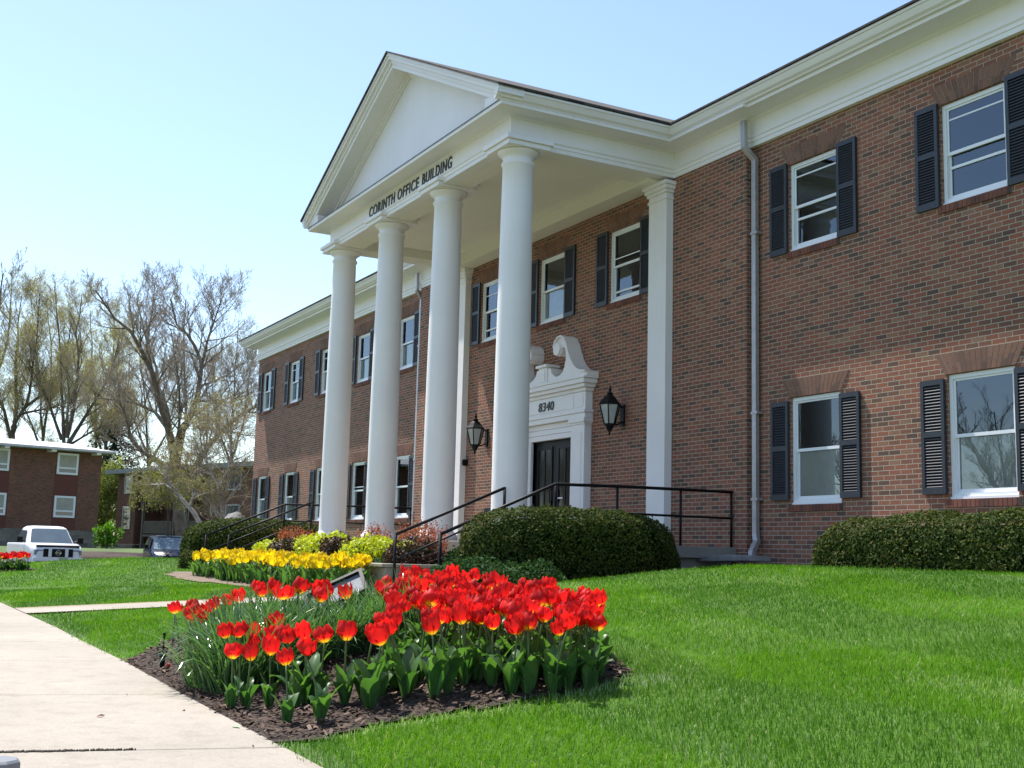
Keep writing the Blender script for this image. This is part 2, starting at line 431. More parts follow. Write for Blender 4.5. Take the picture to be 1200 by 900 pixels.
# sidewalk slab with joints: slabs as real pieces separated by gaps over a dark base
def swz(x): return G(x, -10.45)
b = MB()
jx = [-5.02, -7.0]
xs_ = [4.0, 1.0, -1.0, -3.0, -5.02, -7.0] + [-7.0-1.95*i for i in range(1, 18)]
sk = 0.22
for a, c in zip(xs_[:-1], xs_[1:]):
    g = .006
    def top(x, y): return (x - (y+10.45)*-sk*1.0, y, swz(x)+.012)
    x0, x1 = a-g, c+g
    n = 1
    ya, yb = -10.45, -13.2
    vs = []
    for z in (-.2, 0):
        for (x, y) in ((x0, 0), (x0, yb), (x1, yb), (x1, 0)):
            t = top(x, y if y else float(EY(x))); vs.append((t[0], t[1], t[2]+z))
    b.add(vs, [(3,2,1,0),(4,5,6,7),(0,1,5,4),(1,2,6,5),(2,3,7,6),(3,0,4,7)])
sw = b.build('sidewalk', m_conc); tag(sw, kind='structure')
bm_ = sw.modifiers.new('bevel', 'BEVEL'); bm_.width = .008; bm_.segments = 2; bm_.limit_method = 'ANGLE'
def tanx(x, dx): return x+dx
# weathered crack filled with debris along one joint
b = MB(); r_ = random.Random(3)
for i in range(60):
    t = i/59; y = -11.85+.62*t; x = -5.02 + (y+10.45)*sk + r_.uniform(-.012, .012)
    s_ = .016*(1-.5*t)*r_.uniform(.5, 1.3)
    b.lathe([(s_*.6, -.0), (s_, .004), (s_*.3, .010)], x, y, 6)
    for k in range(len(b.v)-18, len(b.v)): v = b.v[k]; b.v[k] = (v[0], v[1], v[2]+swz(x)+.010)
tag(b.build('crack_debris', mat_plain('debris', (.09,.075,.055), .95, .4, 30)), kind='stuff')
b = MB(); b.box(-70, 8, -13.4, -10.46, -1.5, -.98)
tag(b.build('sidewalk_base', m_dirt), kind='structure')
# street behind the camera with a kerb
b = MB(); b.box(-300, 300, -26, -13.7, -1.6, -1.05); tag(b.build('road', m_asph), kind='structure')
b = MB(); b.box(-70, 60, -13.7, -13.22, -1.5, -.9); tag(b.build('kerb', m_conc), kind='structure')
# entrance path from the sidewalk to the steps
def path_fn(X, Y): return Gv(X, Y)
tag(grid_sheet('path', np.array([-16.2,-15.9,-15.6,-15.2]), np.arange(-10.46, -5.2, .25), m_conc, .02, path_fn), kind='structure')
tag(grid_sheet('path_edge_soil', np.array([-16.55,-16.35,-16.15]), np.arange(-10.44, -5.3, .25), mat_plain('dry_soil', (.26,.20,.13), .95, .25, 12), .012, path_fn), kind='structure')
# mulch sheets
tag(grid_sheet('mulch_bed', np.arange(-11.2, -4.9, .08), np.arange(-10.46, -7.5, .06), m_mulch, .014, Gv, lambda c: inpoly(BED, c[:,0], c[:,1]), edge=True), kind='structure')
tag(grid_sheet('mulch_strip', np.arange(-28.4, -16.6, .15), np.arange(-6.8, -5.0, .15), mat_plain('dry_mulch', (.17,.125,.09), .95, .35, 14, bump=.7), .014, Gv, lambda c: inpoly(YBED, c[:,0], c[:,1])), kind='structure')
tag(grid_sheet('bare_soil', np.arange(-15.0, -12.3, .2), np.arange(-6.6, -.1, .2), m_mulch, .016, Gv, lambda c: c[:,0] < -12.9+.12*np.sin(c[:,1]*3)), kind='structure')
tag(grid_sheet('gravel_strip', np.arange(-14.8, 5, .25), np.arange(-.95, .15, .15), mat_concrete('gravel', (.20,.19,.17), .8), .018, Gv), kind='structure')

# mulch chips
n = 17000
cx = npr.uniform(-11, -5, n); cy = npr.uniform(-10.65, -7.7, n)
k_ = inpoly(BED, cx, cy) & (cy > EY(cx)-.02); cx = cx[k_]; cy = cy[k_]; n = len(cx)
def chips(name, cx, cy, mat, L=(.008,.027), Wd=(.003,.008)):
    n = len(cx); a = npr.uniform(0, 6.28, n); l = npr.uniform(*L, n); w = npr.uniform(*Wd, n)
    tl = npr.uniform(-.5, .5, n); z = Gv(cx, cy)+.018+npr.uniform(0, .02, n)
    dx = np.stack([np.cos(a)*np.cos(tl), np.sin(a)*np.cos(tl), np.sin(tl)], 1); dy = np.stack([-np.sin(a), np.cos(a), npr.uniform(-.6,.6,n)], 1)
    c = np.stack([cx, cy, z], 1)
    V = np.stack([c-dx*l[:,None]-dy*w[:,None], c+dx*l[:,None]-dy*w[:,None], c+dx*l[:,None]+dy*w[:,None], c-dx*l[:,None]+dy*w[:,None]], 1).reshape(-1, 3)
    return np_mesh(name, V, np.arange(4*n).reshape(n, 4), mat)
tag(chips('mulch_chips', cx, cy, m_chip), kind='stuff')

# ------------------------------------------------------------------ grass blades
def project(x, y, z):
    P = np.stack([x, y, z], -1) - CAM
    d = P@CF; return 600+FPX*(P@CR)/d, 450-FPX*(P@CU)/d, d
BUSHES = []     # filled before grass: (x0,x1,y0,y1)
def make_grass():
    VV = []; RR = []
    zones = [(0, 7.2, 6500, (-7.5, 0.5), (-10.78, -5.5)), (7.2, 12.5, 2600, (-13.5, -1), (-10.7, -.95)), (12.5, 21, 1050, (-22, -6), (-10.45, -.95)), (21, 42, 330, (-39, -16), (-10.45, -.5))]
    for (d0, d1, den, xr, yr) in zones:
        n = int(den*(xr[1]-xr[0])*(yr[1]-yr[0]))
        x = npr.uniform(*xr, n); y = npr.uniform(*yr, n); z = Gv(x, y)
        px, py, d = project(x, y, z)
        k = (d > d0) & (d <= d1) & (px > -260) & (px < 1460) & (py < 1000)
        k &= ~inpoly(BED, x, y) & ~inpoly(YBED, x, y) & (y > EY(x)-.01+.05*np.sin(x*9)*np.sin(x*23)+.02*np.sin(x*61))
        k &= ~((x > -16.5) & (x < -15.2) & (y < -5.2))
        k &= ~((x > -28) & (x < -13.0) & (y > -5.4)) & ~((x > -15) & (x < -12.95) & (y > -6.6))
        x, y, z, d = x[k], y[k], z[k], d[k]; n = len(x)
        # soft fields that stand for the mowing direction
        nf = np.sin(x*1.1+np.sin(y*1.7)*1.2)*np.sin(y*2.1+.6*x)+.6*np.sin(2.7*x-1.3*y)+.4*np.sin(7*x+3*y)*np.sin(5*y)
        edge = ((y < EY(x)+.07) | (np.abs(x+5.3) < .12) & (y < -8.4))
        h = npr.uniform(.022, .050, n)*(1+.18*nf)*np.where(d > 12, 1.1, 1)
        wd = npr.uniform(.0011, .0024, n)*np.maximum(1, d/7.0)
        a = npr.uniform(0, 2*np.pi, n); sg = np.tanh(4*np.sin(2*np.pi*(y*.42+.13*x+.12*np.sin(x*.7)+.04*np.sin(x*1.9+y))))
        lean = np.abs(npr.normal(.36, .26, n))+.12*np.clip(nf, 0, 2)
        la = npr.normal(-.5, .9, n)+np.pi*(sg < 0)+.5*nf
        wx = np.stack([np.cos(a), np.sin(a), np.zeros(n)], 1)*wd[:,None]
        ld = np.stack([np.cos(la)*np.sin(lean), np.sin(la)*np.sin(lean), np.cos(lean)], 1)
        ld2 = np.stack([np.cos(la)*np.sin(lean*1.9), np.sin(la)*np.sin(lean*1.9), np.cos(lean*1.9)], 1)
        c = np.stack([x, y, z-.004], 1); m = c+ld*(h*.55)[:,None]; t = m+ld2*(h*.45)[:,None]
        V = np.stack([c-wx, c+wx, m+wx*.85, m-wx*.85, t+wx*.12, t-wx*.12], 1)
        r = npr.beta(2.2, 3.0, n)*.85+.13*nf+.16*np.clip(np.sin(y*1.9+.35*x+.8*np.sin(x*.5))-.55, 0, 1)
        bd = np.sin(2*np.pi*(y*.55+.16*x+.10*np.sin(x*.8)+.05*np.sin(x*2.3+y)))+.5*np.sin(x*.9+1.3*y)*np.sin(1.7*x-.6*y)
        pale = npr.random(n) < .8*np.clip(bd-.80, 0, .6)  # paler blade colour in bands paints the sheen of the mown grass
        r = np.where(pale, npr.uniform(.87, .97, n), np.minimum(r, .88))
        r = np.where(npr.random(n) < .012, 1.0, np.clip(r, 0, .97)); r = np.where(edge & (npr.random(n) < .4), .97, r)
        VV.append(V.reshape(-1, 3)); RR.append(np.repeat(r, 6))
    V = np.concatenate(VV); R = np.concatenate(RR); n = len(V)//6
    b0 = np.arange(n)[:,None]*6
    F = np.concatenate([b0+np.array([[0,1,2,3]]), b0+np.array([[3,2,4,5]])])
    o = np_mesh('lawn_grass', V, F, m_blade, attr=R)
    tag(o, 'bright green mown grass blades covering the lawn', 'grass', kind='stuff')
    print('grass blades', n)
make_grass()

# ------------------------------------------------------------------ the office building
OB = (-20.7, 0.0, -0.6)
bld = empty('office_building', OB)
tag(bld, 'long two storey red brick office building with white four column portico', 'building')
def part(b, name, mat, parent=None, uv=False, bevel=0.0):
    return b.build(name, mat, parent or bld, uv, bevel, org=OB)

XL, XR = -41.77, 4.0
CX0, CX1, CY = -27.35, -14.62, -0.15      # projecting centre block
ZB, ZF = -0.9, 6.70
WW = 1.05                                 # window width
ZL, ZU = (0.85, 2.47), (4.745, 6.14)
wing_x = [-41.145, -38.154, -35.11, -32.07, -29.036, -13.777, -10.80, -7.83, -4.86, -1.9]
mid_x = [-18.62, -21.28, -23.95]
def wall(x0, x1, y, z0, z1, holes, b, dep=.14):
    xs = sorted({x0, x1, *[h[0] for h in holes], *[h[1] for h in holes]})
    zs = sorted({z0, z1, *[h[2] for h in holes], *[h[3] for h in holes]})
    for i in range(len(xs)-1):
        for j in range(len(zs)-1):
            mx, mz = (xs[i]+xs[i+1])/2, (zs[j]+zs[j+1])/2
            if any(h[0] < mx < h[1] and h[2] < mz < h[3] for h in holes): continue
            b.quad((xs[i],y,zs[j]), (xs[i+1],y,zs[j]), (xs[i+1],y,zs[j+1]), (xs[i],y,zs[j+1]))
    for (a, c, e, f) in holes:
        y2 = y+dep
        b.quad((a,y,e), (a,y,f), (a,y2,f), (a,y2,e)); b.quad((c,y,f), (c,y,e), (c,y2,e), (c,y2,f))
        b.quad((a,y,f), (c,y,f), (c,y2,f), (a,y2,f)); b.quad((c,y,e), (a,y,e), (a,y2,e), (c,y2,e))
b = MB()
h1 = [(x, x+WW, *z) for x in wing_x if x < -27.5 for z in (ZL, ZU)]
h2 = [(x, x+WW, *z) for x in wing_x if x > -14.5 for z in (ZL, ZU)]
h3 = [(x, x+WW, *ZU) for x in mid_x] + [(-21.38, -19.78, .2, 2.32)]
wall(XL, CX0, 0, ZB, ZF, h1, b); wall(CX1, XR, 0, ZB, ZF, h2, b); wall(CX0, CX1, CY, ZB, ZF, h3, b)
for x, s_ in ((CX0, 1), (CX1, -1)):
    q = [(x,0,ZB),(x,CY,ZB),(x,CY,ZF),(x,0,ZF)]
    b.quad(*(q if s_ > 0 else q[::-1]))
YB = 14.0
b.quad((XL,YB,ZB), (XL,0,ZB), (XL,0,ZF), (XL,YB,ZF)); b.quad((XR,0,ZB), (XR,YB,ZB), (XR,YB,ZF), (XR,0,ZF))
b.quad((XR,YB,ZB), (XL,YB,ZB), (XL,YB,ZF), (XR,YB,ZF))
part(b, 'wall', m_brick, uv=True)
# closed dark rooms behind the windows
b = MB()
b.quad((XL+.05,2.2,ZB), (XR-.05,2.2,ZB), (XR-.05,2.2,ZF), (XL+.05,2.2,ZF))
for z in (.2, 3.3, 3.5, 6.65): b.quad((XL+.05,.2,z), (XR-.05,.2,z), (XR-.05,2.2,z), (XL+.05,2.2,z))
part(b, 'room_wall', m_room)

def frame_rect(b, x0, x1, z0, z1, w, y0, y1, wb=None):
    wb = wb or w
    b.box(x0, x0+w, y0, y1, z0, z1); b.box(x1-w, x1, y0, y1, z0, z1)
    b.box(x0+w, x1-w, y0, y1, z1-w, z1); b.box(x0+w, x1-w, y0, y1, z0, z0+wb)
def add_window(x, y, z, style):
    z0, z1 = z; x0, x1 = x+.004, x+WW-.004; y0 = y+.040
    b = MB(); frame_rect(b, x0, x1, z0+.003, z1-.003, .055, y0, y0+.09, .075)
    b.box(x0-.002, x1+.002, y0-.025, y0+.02, z0-.0, z0+.032)
    w = part(b, 'window', m_vinyl)
    zm = (z0+z1)/2+.01
    u = MB(); frame_rect(u, x0+.056, x1-.056, zm-.025, z1-.059, .028, y0+.022, y0+.05, .045)
    for fz in style[0]:
        zz = zm+(z1-zm)*fz; u.box(x0+.085, x1-.085, y0+.028, y0+.045, zz-.011, zz+.011)
    part(u, 'sash', m_vinyl, w)
    l = MB(); frame_rect(l, x0+.056, x1-.056, z0+.079, zm+.018, .030, y0+.053, y0+.082, .05)
    for fz in style[1]:
        zz = z0+(zm-z0)*fz; l.box(x0+.087, x1-.087, y0+.04, y0+.06, zz-.018, zz+.018)
    part(l, 'sash', m_vinyl, w)
    g = MB(); g.quad((x0+.08,y0+.035,zm), (x1-.08,y0+.035,zm), (x1-.08,y0+.035,z1-.08), (x0+.08,y0+.035,z1-.08)); part(g, 'pane', m_glass, w)
    g = MB(); g.quad((x0+.08,y0+.064,z0+.12), (x1-.08,y0+.064,z0+.12), (x1-.08,y0+.064,zm), (x0+.08,y0+.064,zm)); part(g, 'pane', m_glass, w)
    if style[2]:
        q = MB(); zt = z0+(z1-z0)*style[2]; q.box(x0+.06, x1-.06, y0+.084, y0+.088, z0+.08, zt)
        part(q, 'blind', m_blind, w)
def add_shutter(x0, x1, y, z0, z1):
    b = MB(); ya, yb = y-.05, y-.006; w = .05; zm = z0+(z1-z0)*.52
    b.box(x0, x0+w, ya, yb, z0, z1); b.box(x1-w, x1, ya, yb, z0, z1)
    for a, c in ((z0, z0+.085), (zm-.035, zm+.035), (z1-.07, z1)): b.box(x0+w, x1-w, ya, yb, a, c)
    b.box(x0+w, x1-w, yb-.008, yb-.001, z0+.085, z1-.07)
    for a, c in ((z0+.085, zm-.035), (zm+.035, z1-.07)):
        n = max(3, int(round((c-a)/.040)))
        for i in range(n):
            z = a+(c-a)*(i+.5)/n; t = .019
            b.add([(x0+w,ya+.006,z-t),(x1-w,ya+.006,z-t),(x1-w,yb-.010,z+t*.9),(x0+w,yb-.010,z+t*.9),
                   (x0+w,ya+.004,z-t+.009),(x1-w,ya+.004,z-t+.009),(x1-w,yb-.012,z+t*.9+.009),(x0+w,yb-.012,z+t*.9+.009)],
                  [(0,3,2,1),(4,5,6,7),(0,1,5,4),(1,2,6,5),(2,3,7,6),(3,0,4,7)])
    part(b, 'shutter', m_shutter)
def add_arch(x, y, z):
    b = MB(); n = 15; r_ = random.Random(int(x*100)); zt = z+.285
    m = MB(); m.prism([(x-.02,z+.004),(x+WW+.02,z+.004),(x+WW+.185,zt),(x-.185,zt)], y-.006, y+.03); part(m, 'arch_mortar', m_mortar)
    for i in range(n):
        def P(u, v, yy):
            a = x-.02+(WW+.04)*u; c = x-.185+(WW+.37)*u
            return (a+(c-a)*v, yy, z+.004+(zt-z-.004)*v)
        u0, u1 = (i+.07)/n, (i+.93)/n
        cut = .5 if i % 2 else .33
        for v0, v1 in ((.0, cut-.015), (cut+.015, 1)):
            q = [P(u0,v0,y-.011), P(u1,v0,y-.011), P(u1,v1,y-.011), P(u0,v1,y-.011)]
            r = [(p[0], y-.004, p[2]) for p in q]
            b.add(q+r, [(0,1,2,3),(0,4,5,1),(1,5,6,2),(2,6,7,3),(3,7,4,0)])
    part(b, 'arch', m_arch)
def add_sill(x, y, z):
    b = MB(); m = MB(); n = 17; x0, x1 = x-.06, x+WW+.06
    m.box(x0+.004, x1-.004, y-.020, y+.06, z-.098, z-.004); part(m, 'sill_mortar', m_mortar)
    for i in range(n):
        a = x0+(x1-x0)*(i+.07)/n; c = x0+(x1-x0)*(i+.93)/n
        b.box(a, c, y-.028, y-.015, z-.102, z-.001)
    part(b, 'sill', m_sill)
rs = random.Random(11)
styles = {}
for x in wing_x:
    for z, nm in ((ZL, 'L'), (ZU, 'U')):
        if nm == 'L': st = ((), (), .52) if x > -12 or x > -14 else ((.12,) if rs.random() < .3 else (), (), .5 if rs.random() < .7 else 0)
        else: st = ((.68,), (.72,), 0) if x > -14 else (((.6,) if rs.random() < .4 else ()), (), .49 if rs.random() < .75 else 0)
        if x == -13.777 and nm == 'U': st = ((.70,), (.72,), 0)
        add_window(x, 0, z, st); add_arch(x, 0, z[1]); add_sill(x, 0, z[0])
        zs = (z[0]+.07, z[1]-.05) if nm == 'L' else (z[0]-.01, z[1]+.03)
        add_shutter(x-.405, x-.02, 0, *zs); add_shutter(x+WW+.02, x+WW+.405, 0, *zs)
for i, x in enumerate(mid_x):
    add_window(x, CY, ZU, [((.22,), (.3,), 0), ((), (), .5), ((.55,), (.4,), 0)][i]); add_arch(x, CY, ZU[1]); add_sill(x, CY, ZU[0])
    add_shutter(x-.405, x-.02, CY, ZU[0]-.01, ZU[1]+.03); add_shutter(x+WW+.02, x+WW+.405, CY, ZU[0]-.01, ZU[1]+.03)

# --- entablature and cornice, swept round the plan
PX0, PX1, PY = -25.05, -16.57, -3.46      # portico outer faces
def sweep(path, prof, b, closed_ends=True):
    pts = [Vector((p[0], p[1])) for p in path]; n = len(pts); offs = []
    for i in range(n):
        def nrm(a, c): d = (c-a).normalized(); return Vector((d.y, -d.x))
        if i == 0: m = nrm(pts[0], pts[1]); k = 1
        elif i == n-1: m = nrm(pts[-2], pts[-1]); k = 1
        else:
            n1, n2 = nrm(pts[i-1], pts[i]), nrm(pts[i], pts[i+1]); m = (n1+n2).normalized(); k = 1/max(.2, m.dot(n1))
        offs.append(m*k)
    np_ = len(prof); vs = []
    for p, o in zip(pts, offs):
        for d, z in prof: vs.append((p.x+o.x*d, p.y+o.y*d, z))
    fs = []
    for i in range(n-1):
        for j in range(np_):
            j2 = (j+1) % np_
            fs.append((i*np_+j, (i+1)*np_+j, (i+1)*np_+j2, i*np_+j2))
    b.add(vs, fs); m = len(b.v)-len(vs)
    b.f.append(tuple(m+j for j in range(np_))); b.f.append(tuple(m+(n-1)*np_+j for j in range(np_-1, -1, -1))); b.sm += [False, False]
arch_prof = [(-.2,6.66),(.020,6.66),(.020,6.73),(.036,6.735),(.036,6.785),(.060,6.81),(.060,6.828),(.006,6.832),(.006,7.105),(.03,7.115),(.05,7.14),(.40,7.145),(.40,7.19),(.41,7.193),(.41,7.2),(-.2,7.2)]
crown_prof = [(-.2,7.203),(.40,7.203),(.415,7.225),(.455,7.25),(.485,7.30),(.50,7.33),(.52,7.335),(.52,7.375),(-.2,7.40)]
Bk = -0.11
left_path = [(XL, 13.5), (XL, Bk+.05), (CX0, Bk+.05), (CX0, CY), (PX0, CY)]
right_path = [(PX1, CY), (CX1, CY), (CX1, Bk+.05), (XR, Bk+.05)]
full = left_path + [(PX0, PY), (PX1, PY)] + right_path
b = MB(); sweep(full, arch_prof, b); part(b, 'entablature', m_white)
b = MB(); YC_ = -.11; sweep([(XL, 13.5), (XL, YC_), (PX0, YC_), (PX0, PY-.395)], crown_prof, b); sweep([(PX1, PY-.395), (PX1, YC_), (XR, YC_)], crown_prof, b)
cp2 = [(.37,7.203)]+crown_prof[1:8]+[(.37,7.38)]
sweep([(PX0, PY-.3955), (PX0, PY-.515)], cp2, b); sweep([(PX1, PY-.515), (PX1, PY-.3955)], cp2, b); part(b, 'cornice', m_white)
# thin dark flashing over the front cornice
b = MB(); b.box(PX0-.40, PX1+.40, PY-.418, PY+.05, 7.204, 7.218); part(b, 'flashing', m_shutter)

# --- pediment
AX = (PX0+PX1)/2; ZE = 7.40; ZA = 9.68; HW = (PX1-PX0)/2+.515
SL = (ZA-ZE)/HW; CS = math.sqrt(1+SL*SL)
def chev(t0, t1, ya, yb, b, hw=HW, cut=0.0):
    e0, e1 = t0*CS, t1*CS; h = hw-cut
    zo = lambda dx, e: ZA-SL*dx-e
    b.prism([(AX+h, zo(h, e0)), (AX, ZA-e0), (AX-h, zo(h, e0)), (AX-h, zo(h, e1)), (AX, ZA-e1), (AX+h, zo(h, e1))][::-1], ya, yb)
YF = PY-.395-.125
b = MB()
chev(0, .05, YF, PY-.05, b); chev(.05, .11, YF+.03, PY-.05, b, cut=.0); chev(.11, .175, YF+.085, PY-.05, b, cut=.06)
chev(.175, .255, YF+.12, PY+.0, b, cut=.12); chev(.255, .31, PY-.07, PY+.02, b, cut=.4); chev(.31, .35, PY-.035, PY+.02, b, cut=.45)
part(b, 'pediment_cornice', m_white)
b = MB(); b.prism([(PX1+.30, 7.22), (AX, ZA-.13), (PX0-.30, 7.22)], PY+.012, PY+.10); part(b, 'tympanum', m_white)
# roofs
b = MB()
t = .03*CS
b.prism([(AX+HW+.03, ZE-.02), (AX+HW+.03, ZE+.022), (AX, ZA+t), (AX-HW-.03, ZE+.022), (AX-HW-.03, ZE-.02), (AX, ZA+.002)], YF-.035, 6.0)
part(b, 'portico_roof', m_shingle)
b = MB()
zr = lambda y: 7.40+.30*(y+.55)
for (xa, xb) in ((XL-.56, PX0-.5), (PX1+.5, XR+.5)):
    b.add([(xa,-.665,7.378),(xb,-.665,7.378),(xb,7,9.6),(xa,7,9.6),(xa,-.665,7.41),(xb,-.665,7.41),(xb,7,9.65),(xa,7,9.65)],
          [(0,3,2,1),(4,5,6,7),(0,1,5,4),(1,2,6,5),(3,0,4,7)])
b.add([(XL-.56,7,9.6),(XR+.5,7,9.6),(XR+.5,14.6,7.378),(XL-.56,14.6,7.378),(XL-.56,7,9.65),(XR+.5,7,9.65),(XR+.5,14.6,7.4),(XL-.56,14.6,7.4)],
      [(0,3,2,1),(4,5,6,7),(1,2,6,5),(2,3,7,6),(3,0,4,7)])
b.quad((PX0-.5, 1.0, 7.85), (PX1+.5, 1.0, 7.85), (PX1+.5, 7, 9.6), (PX0-.5, 7, 9.6))
part(b, 'roof', m_shingle)
# portico ceiling and beams
b = MB(); b.box(PX0+.06, PX1-.06, PY+.06, CY+.05, 6.86, 6.95)
b.box(PX0+.2, PX1-.2, PY+.205, PY+.56, 6.662, 6.858)
b.box(PX1-.56, PX1-.205, PY+.562, CY-.402, 6.662, 6.858); b.box(PX0+.205, PX0+.56, PY+.562, CY-.402, 6.662, 6.858)
b.box(PX0+.205, PX1-.205, CY-.40, CY-.003, 6.60, 6.858)
part(b, 'portico_ceiling', m_ceil)
# columns
FLOOR = 0.2
colx = [-16.807-2.6705*k for k in range(4)]
for x in colx:
    b = MB(); y = -3.18
    prof = [(.36,.205),(.37,.23),(.375,.27),(.36,.31),(.325,.335),(.32,.36),(.30,.375),(.292,.40)]
    for i in range(13):
        t = i/12; z = .42+(6.36-.42)*t
        r = .288-.034*max(0, (t-.25)/.75)**1.4
        prof.append((r, z))
    prof += [(.275,6.38),(.28,6.40),(.275,6.42),(.252,6.435),(.250,6.50),(.27,6.52),(.31,6.55),(.345,6.585),(.35,6.61)]
    b.lathe(prof, x, y, 40)
    c = part(b, 'column', m_white)
    for p in c.data.polygons: pass
    q = MB(); w = .40
    q.box(x-w, x+w, y-w, y+w, 6.612, 6.69); q.box(x-w-.04, x+w+.04, y-w-.04, y+w+.04, 6.691, 6.765)
    part(q, 'abacus', m_white, c, bevel=.008)
# pilasters against the wall
for (xa, xb) in ((-17.13, -16.60), (-25.02, -24.49)):
    b = MB(); ya = CY-.15
    b.box(xa, xb, ya, CY+.01, FLOOR, 6.40); b.box(xa-.03, xb+.03, ya-.03, CY+.01, FLOOR, .42)
    b.box(xa-.02, xb+.02, ya-.02, CY+.01, 6.28, 6.32)
    b.box(xa-.03, xb+.03, ya-.03, CY+.01, 6.40, 6.46); b.box(xa-.06, xb+.06, ya-.06, CY+.01, 6.46, 6.53); b.box(xa-.09, xb+.09, ya-.09, CY+.01, 6.53, 6.599)
    part(b, 'pilaster', m_white, bevel=.006)

# --- door and its surround
DX = -20.58
b = MB()
y0 = CY-.16
for s_ in (1, -1):
    xa, xb = sorted((DX+s_*.93, DX+s_*1.42))
    b.box(xa, xb, y0, CY+.01, FLOOR, 2.50); b.box(xa-.03, xb+.03, y0-.03, CY+.01, FLOOR, .40)
    b.box(xa+.10, xb-.10, y0-.012, y0+.01, .52, 2.36)
    b.box(xa-.02, xb+.02, y0-.02, CY+.01, 2.50, 2.54); b.box(xa-.045, xb+.045, y0-.045, CY+.01, 2.54, 2.62)
for i in range(3): b.box(DX-.928, DX+.928, CY-.06-.012*i, CY+.05, 2.30+.107*i, 2.30+.107*(i+1)-.004)
b.box(DX-.928, DX-.80, CY-.06, CY+.10, FLOOR, 2.30); b.box(DX+.80, DX+.928, CY-.06, CY+.10, FLOOR, 2.30)
b.box(DX-1.46, DX+1.46, y0-.02, CY+.01, 2.622, 2.72); b.box(DX-1.48, DX+1.48, y0-.045, CY+.01, 2.722, 2.78)
b.box(DX-1.44, DX+1.44, y0+.0, CY+.01, 2.782, 3.13)
b.box(DX-1.02, DX+1.02, y0-.014, y0+.01, 2.83, 3.08)
for s_ in (1, -1): b.box(*sorted((DX+s_*1.12, DX+s_*1.36)), y0-.014, y0+.01, 2.83, 3.08)
b.box(DX-1.48, DX+1.48, y0-.03, CY+.01, 3.132, 3.20); b.box(DX-1.54, DX+1.54, y0-.10, CY+.01, 3.202, 3.27)
b.box(DX-1.60, DX+1.60, y0-.15, CY+.01, 3.272, 3.36); b.box(DX-1.64, DX+1.64, y0-.17, CY+.01, 3.362, 3.40)
sur = part(b, 'door_surround', m_white, bevel=.005)
half = [(1.64,3.402),(1.64,3.47),(1.50,3.485),(1.36,3.53),(1.22,3.62),(1.10,3.75),(1.0,3.93),(.92,4.10),(.83,4.22),(.72,4.27),(.60,4.26),(.50,4.19),(.45,4.09),(.46,3.98),(.52,3.91),(.62,3.90),(.68,3.95),(.70,4.03),(.75,4.07),(.82,4.02),(.85,3.92),(.85,3.80),(.81,3.67),(.73,3.57),(.62,3.51),(.50,3.50),(.39,3.54),(.31,3.61),(.27,3.70),(.17,3.70),(.17,3.402)]
b = MB()
for s_ in (1, -1):
    p = [(DX+s_*x, z) for x, z in half]
    if s_ > 0: p = p[::-1]
    b.prism(p, y0-.10, CY+.01)
    o2 = [(1.66,3.402),(1.66,3.50),(1.50,3.515),(1.36,3.56),(1.235,3.645),(1.12,3.77),(1.02,3.945),(.94,4.12),(.845,4.245),(.72,4.30),(.59,4.285),(.48,4.21),(.42,4.09)]
    i2 = [(1.64,3.47),(1.50,3.485),(1.36,3.53),(1.22,3.62),(1.10,3.75),(1.0,3.93),(.92,4.10),(.83,4.22),(.72,4.27),(.60,4.26),(.50,4.19),(.45,4.09)]
    for i in range(len(i2)-1):
        q = [i2[i], i2[i+1], o2[i+2], o2[i+1]]; q = [(DX+s_*x, z) for x, z in q]
        b.prism(q if s_ > 0 else q[::-1], y0-.16, CY+.01)
    cc = [(DX+s_*.56+.125*math.cos(a*math.pi/10), 4.04+.125*math.sin(a*math.pi/10)) for a in range(20)]
    b.prism(cc[::-1], y0-.15, CY+.0)
b.box(DX-.165, DX+.165, y0-.12, CY+.01, 3.402, 3.735); b.box(DX-.09, DX+.09, y0-.135, y0-.11, 3.45, 3.69)
b.box(DX-.21, DX+.21, y0-.17, CY+.01, 3.737, 3.79)
part(b, 'pediment_scroll', m_white, sur)
b = MB(); yd = CY+.06
b.box(DX-.797, DX-.005, yd, yd+.05, .215, 2.29); b.box(DX+.005, DX+.797, yd, yd+.05, .215, 2.29)
dr = part(b, 'door', m_door)
b = MB()
for s_ in (-1, 1):
    cx_ = DX+s_*.40
    frame_rect(b, cx_-.30, cx_+.30, .33, 2.18, .06, yd-.02, yd+.002)
    b.box(cx_-.02, cx_+.02, yd-.018, yd+.002, .39, 2.12); b.box(cx_-.24, cx_+.24, yd-.017, yd+.002, .92, .97)
part(b, 'door_frame', m_door, dr)
for s_ in (-1, 1):
    b = MB(); cx_ = DX+s_*.40; b.box(cx_-.24, cx_+.24, yd-.006, yd-.002, .39, 2.12); part(b, 'pane', m_doorglass, dr)
    b = MB(); xx = DX+s_*.07; b.tube([(xx,yd-.02,1.05),(xx,yd-.08,1.07),(xx,yd-.08,1.3),(xx,yd-.02,1.32)], .012, 6); part(b, 'handle', m_black, dr)
b = MB(); b.box(DX+.16, DX+.34, yd-.024, yd-.021, 1.12, 1.145); part(b, 'door_plate', m_vinyl, dr)

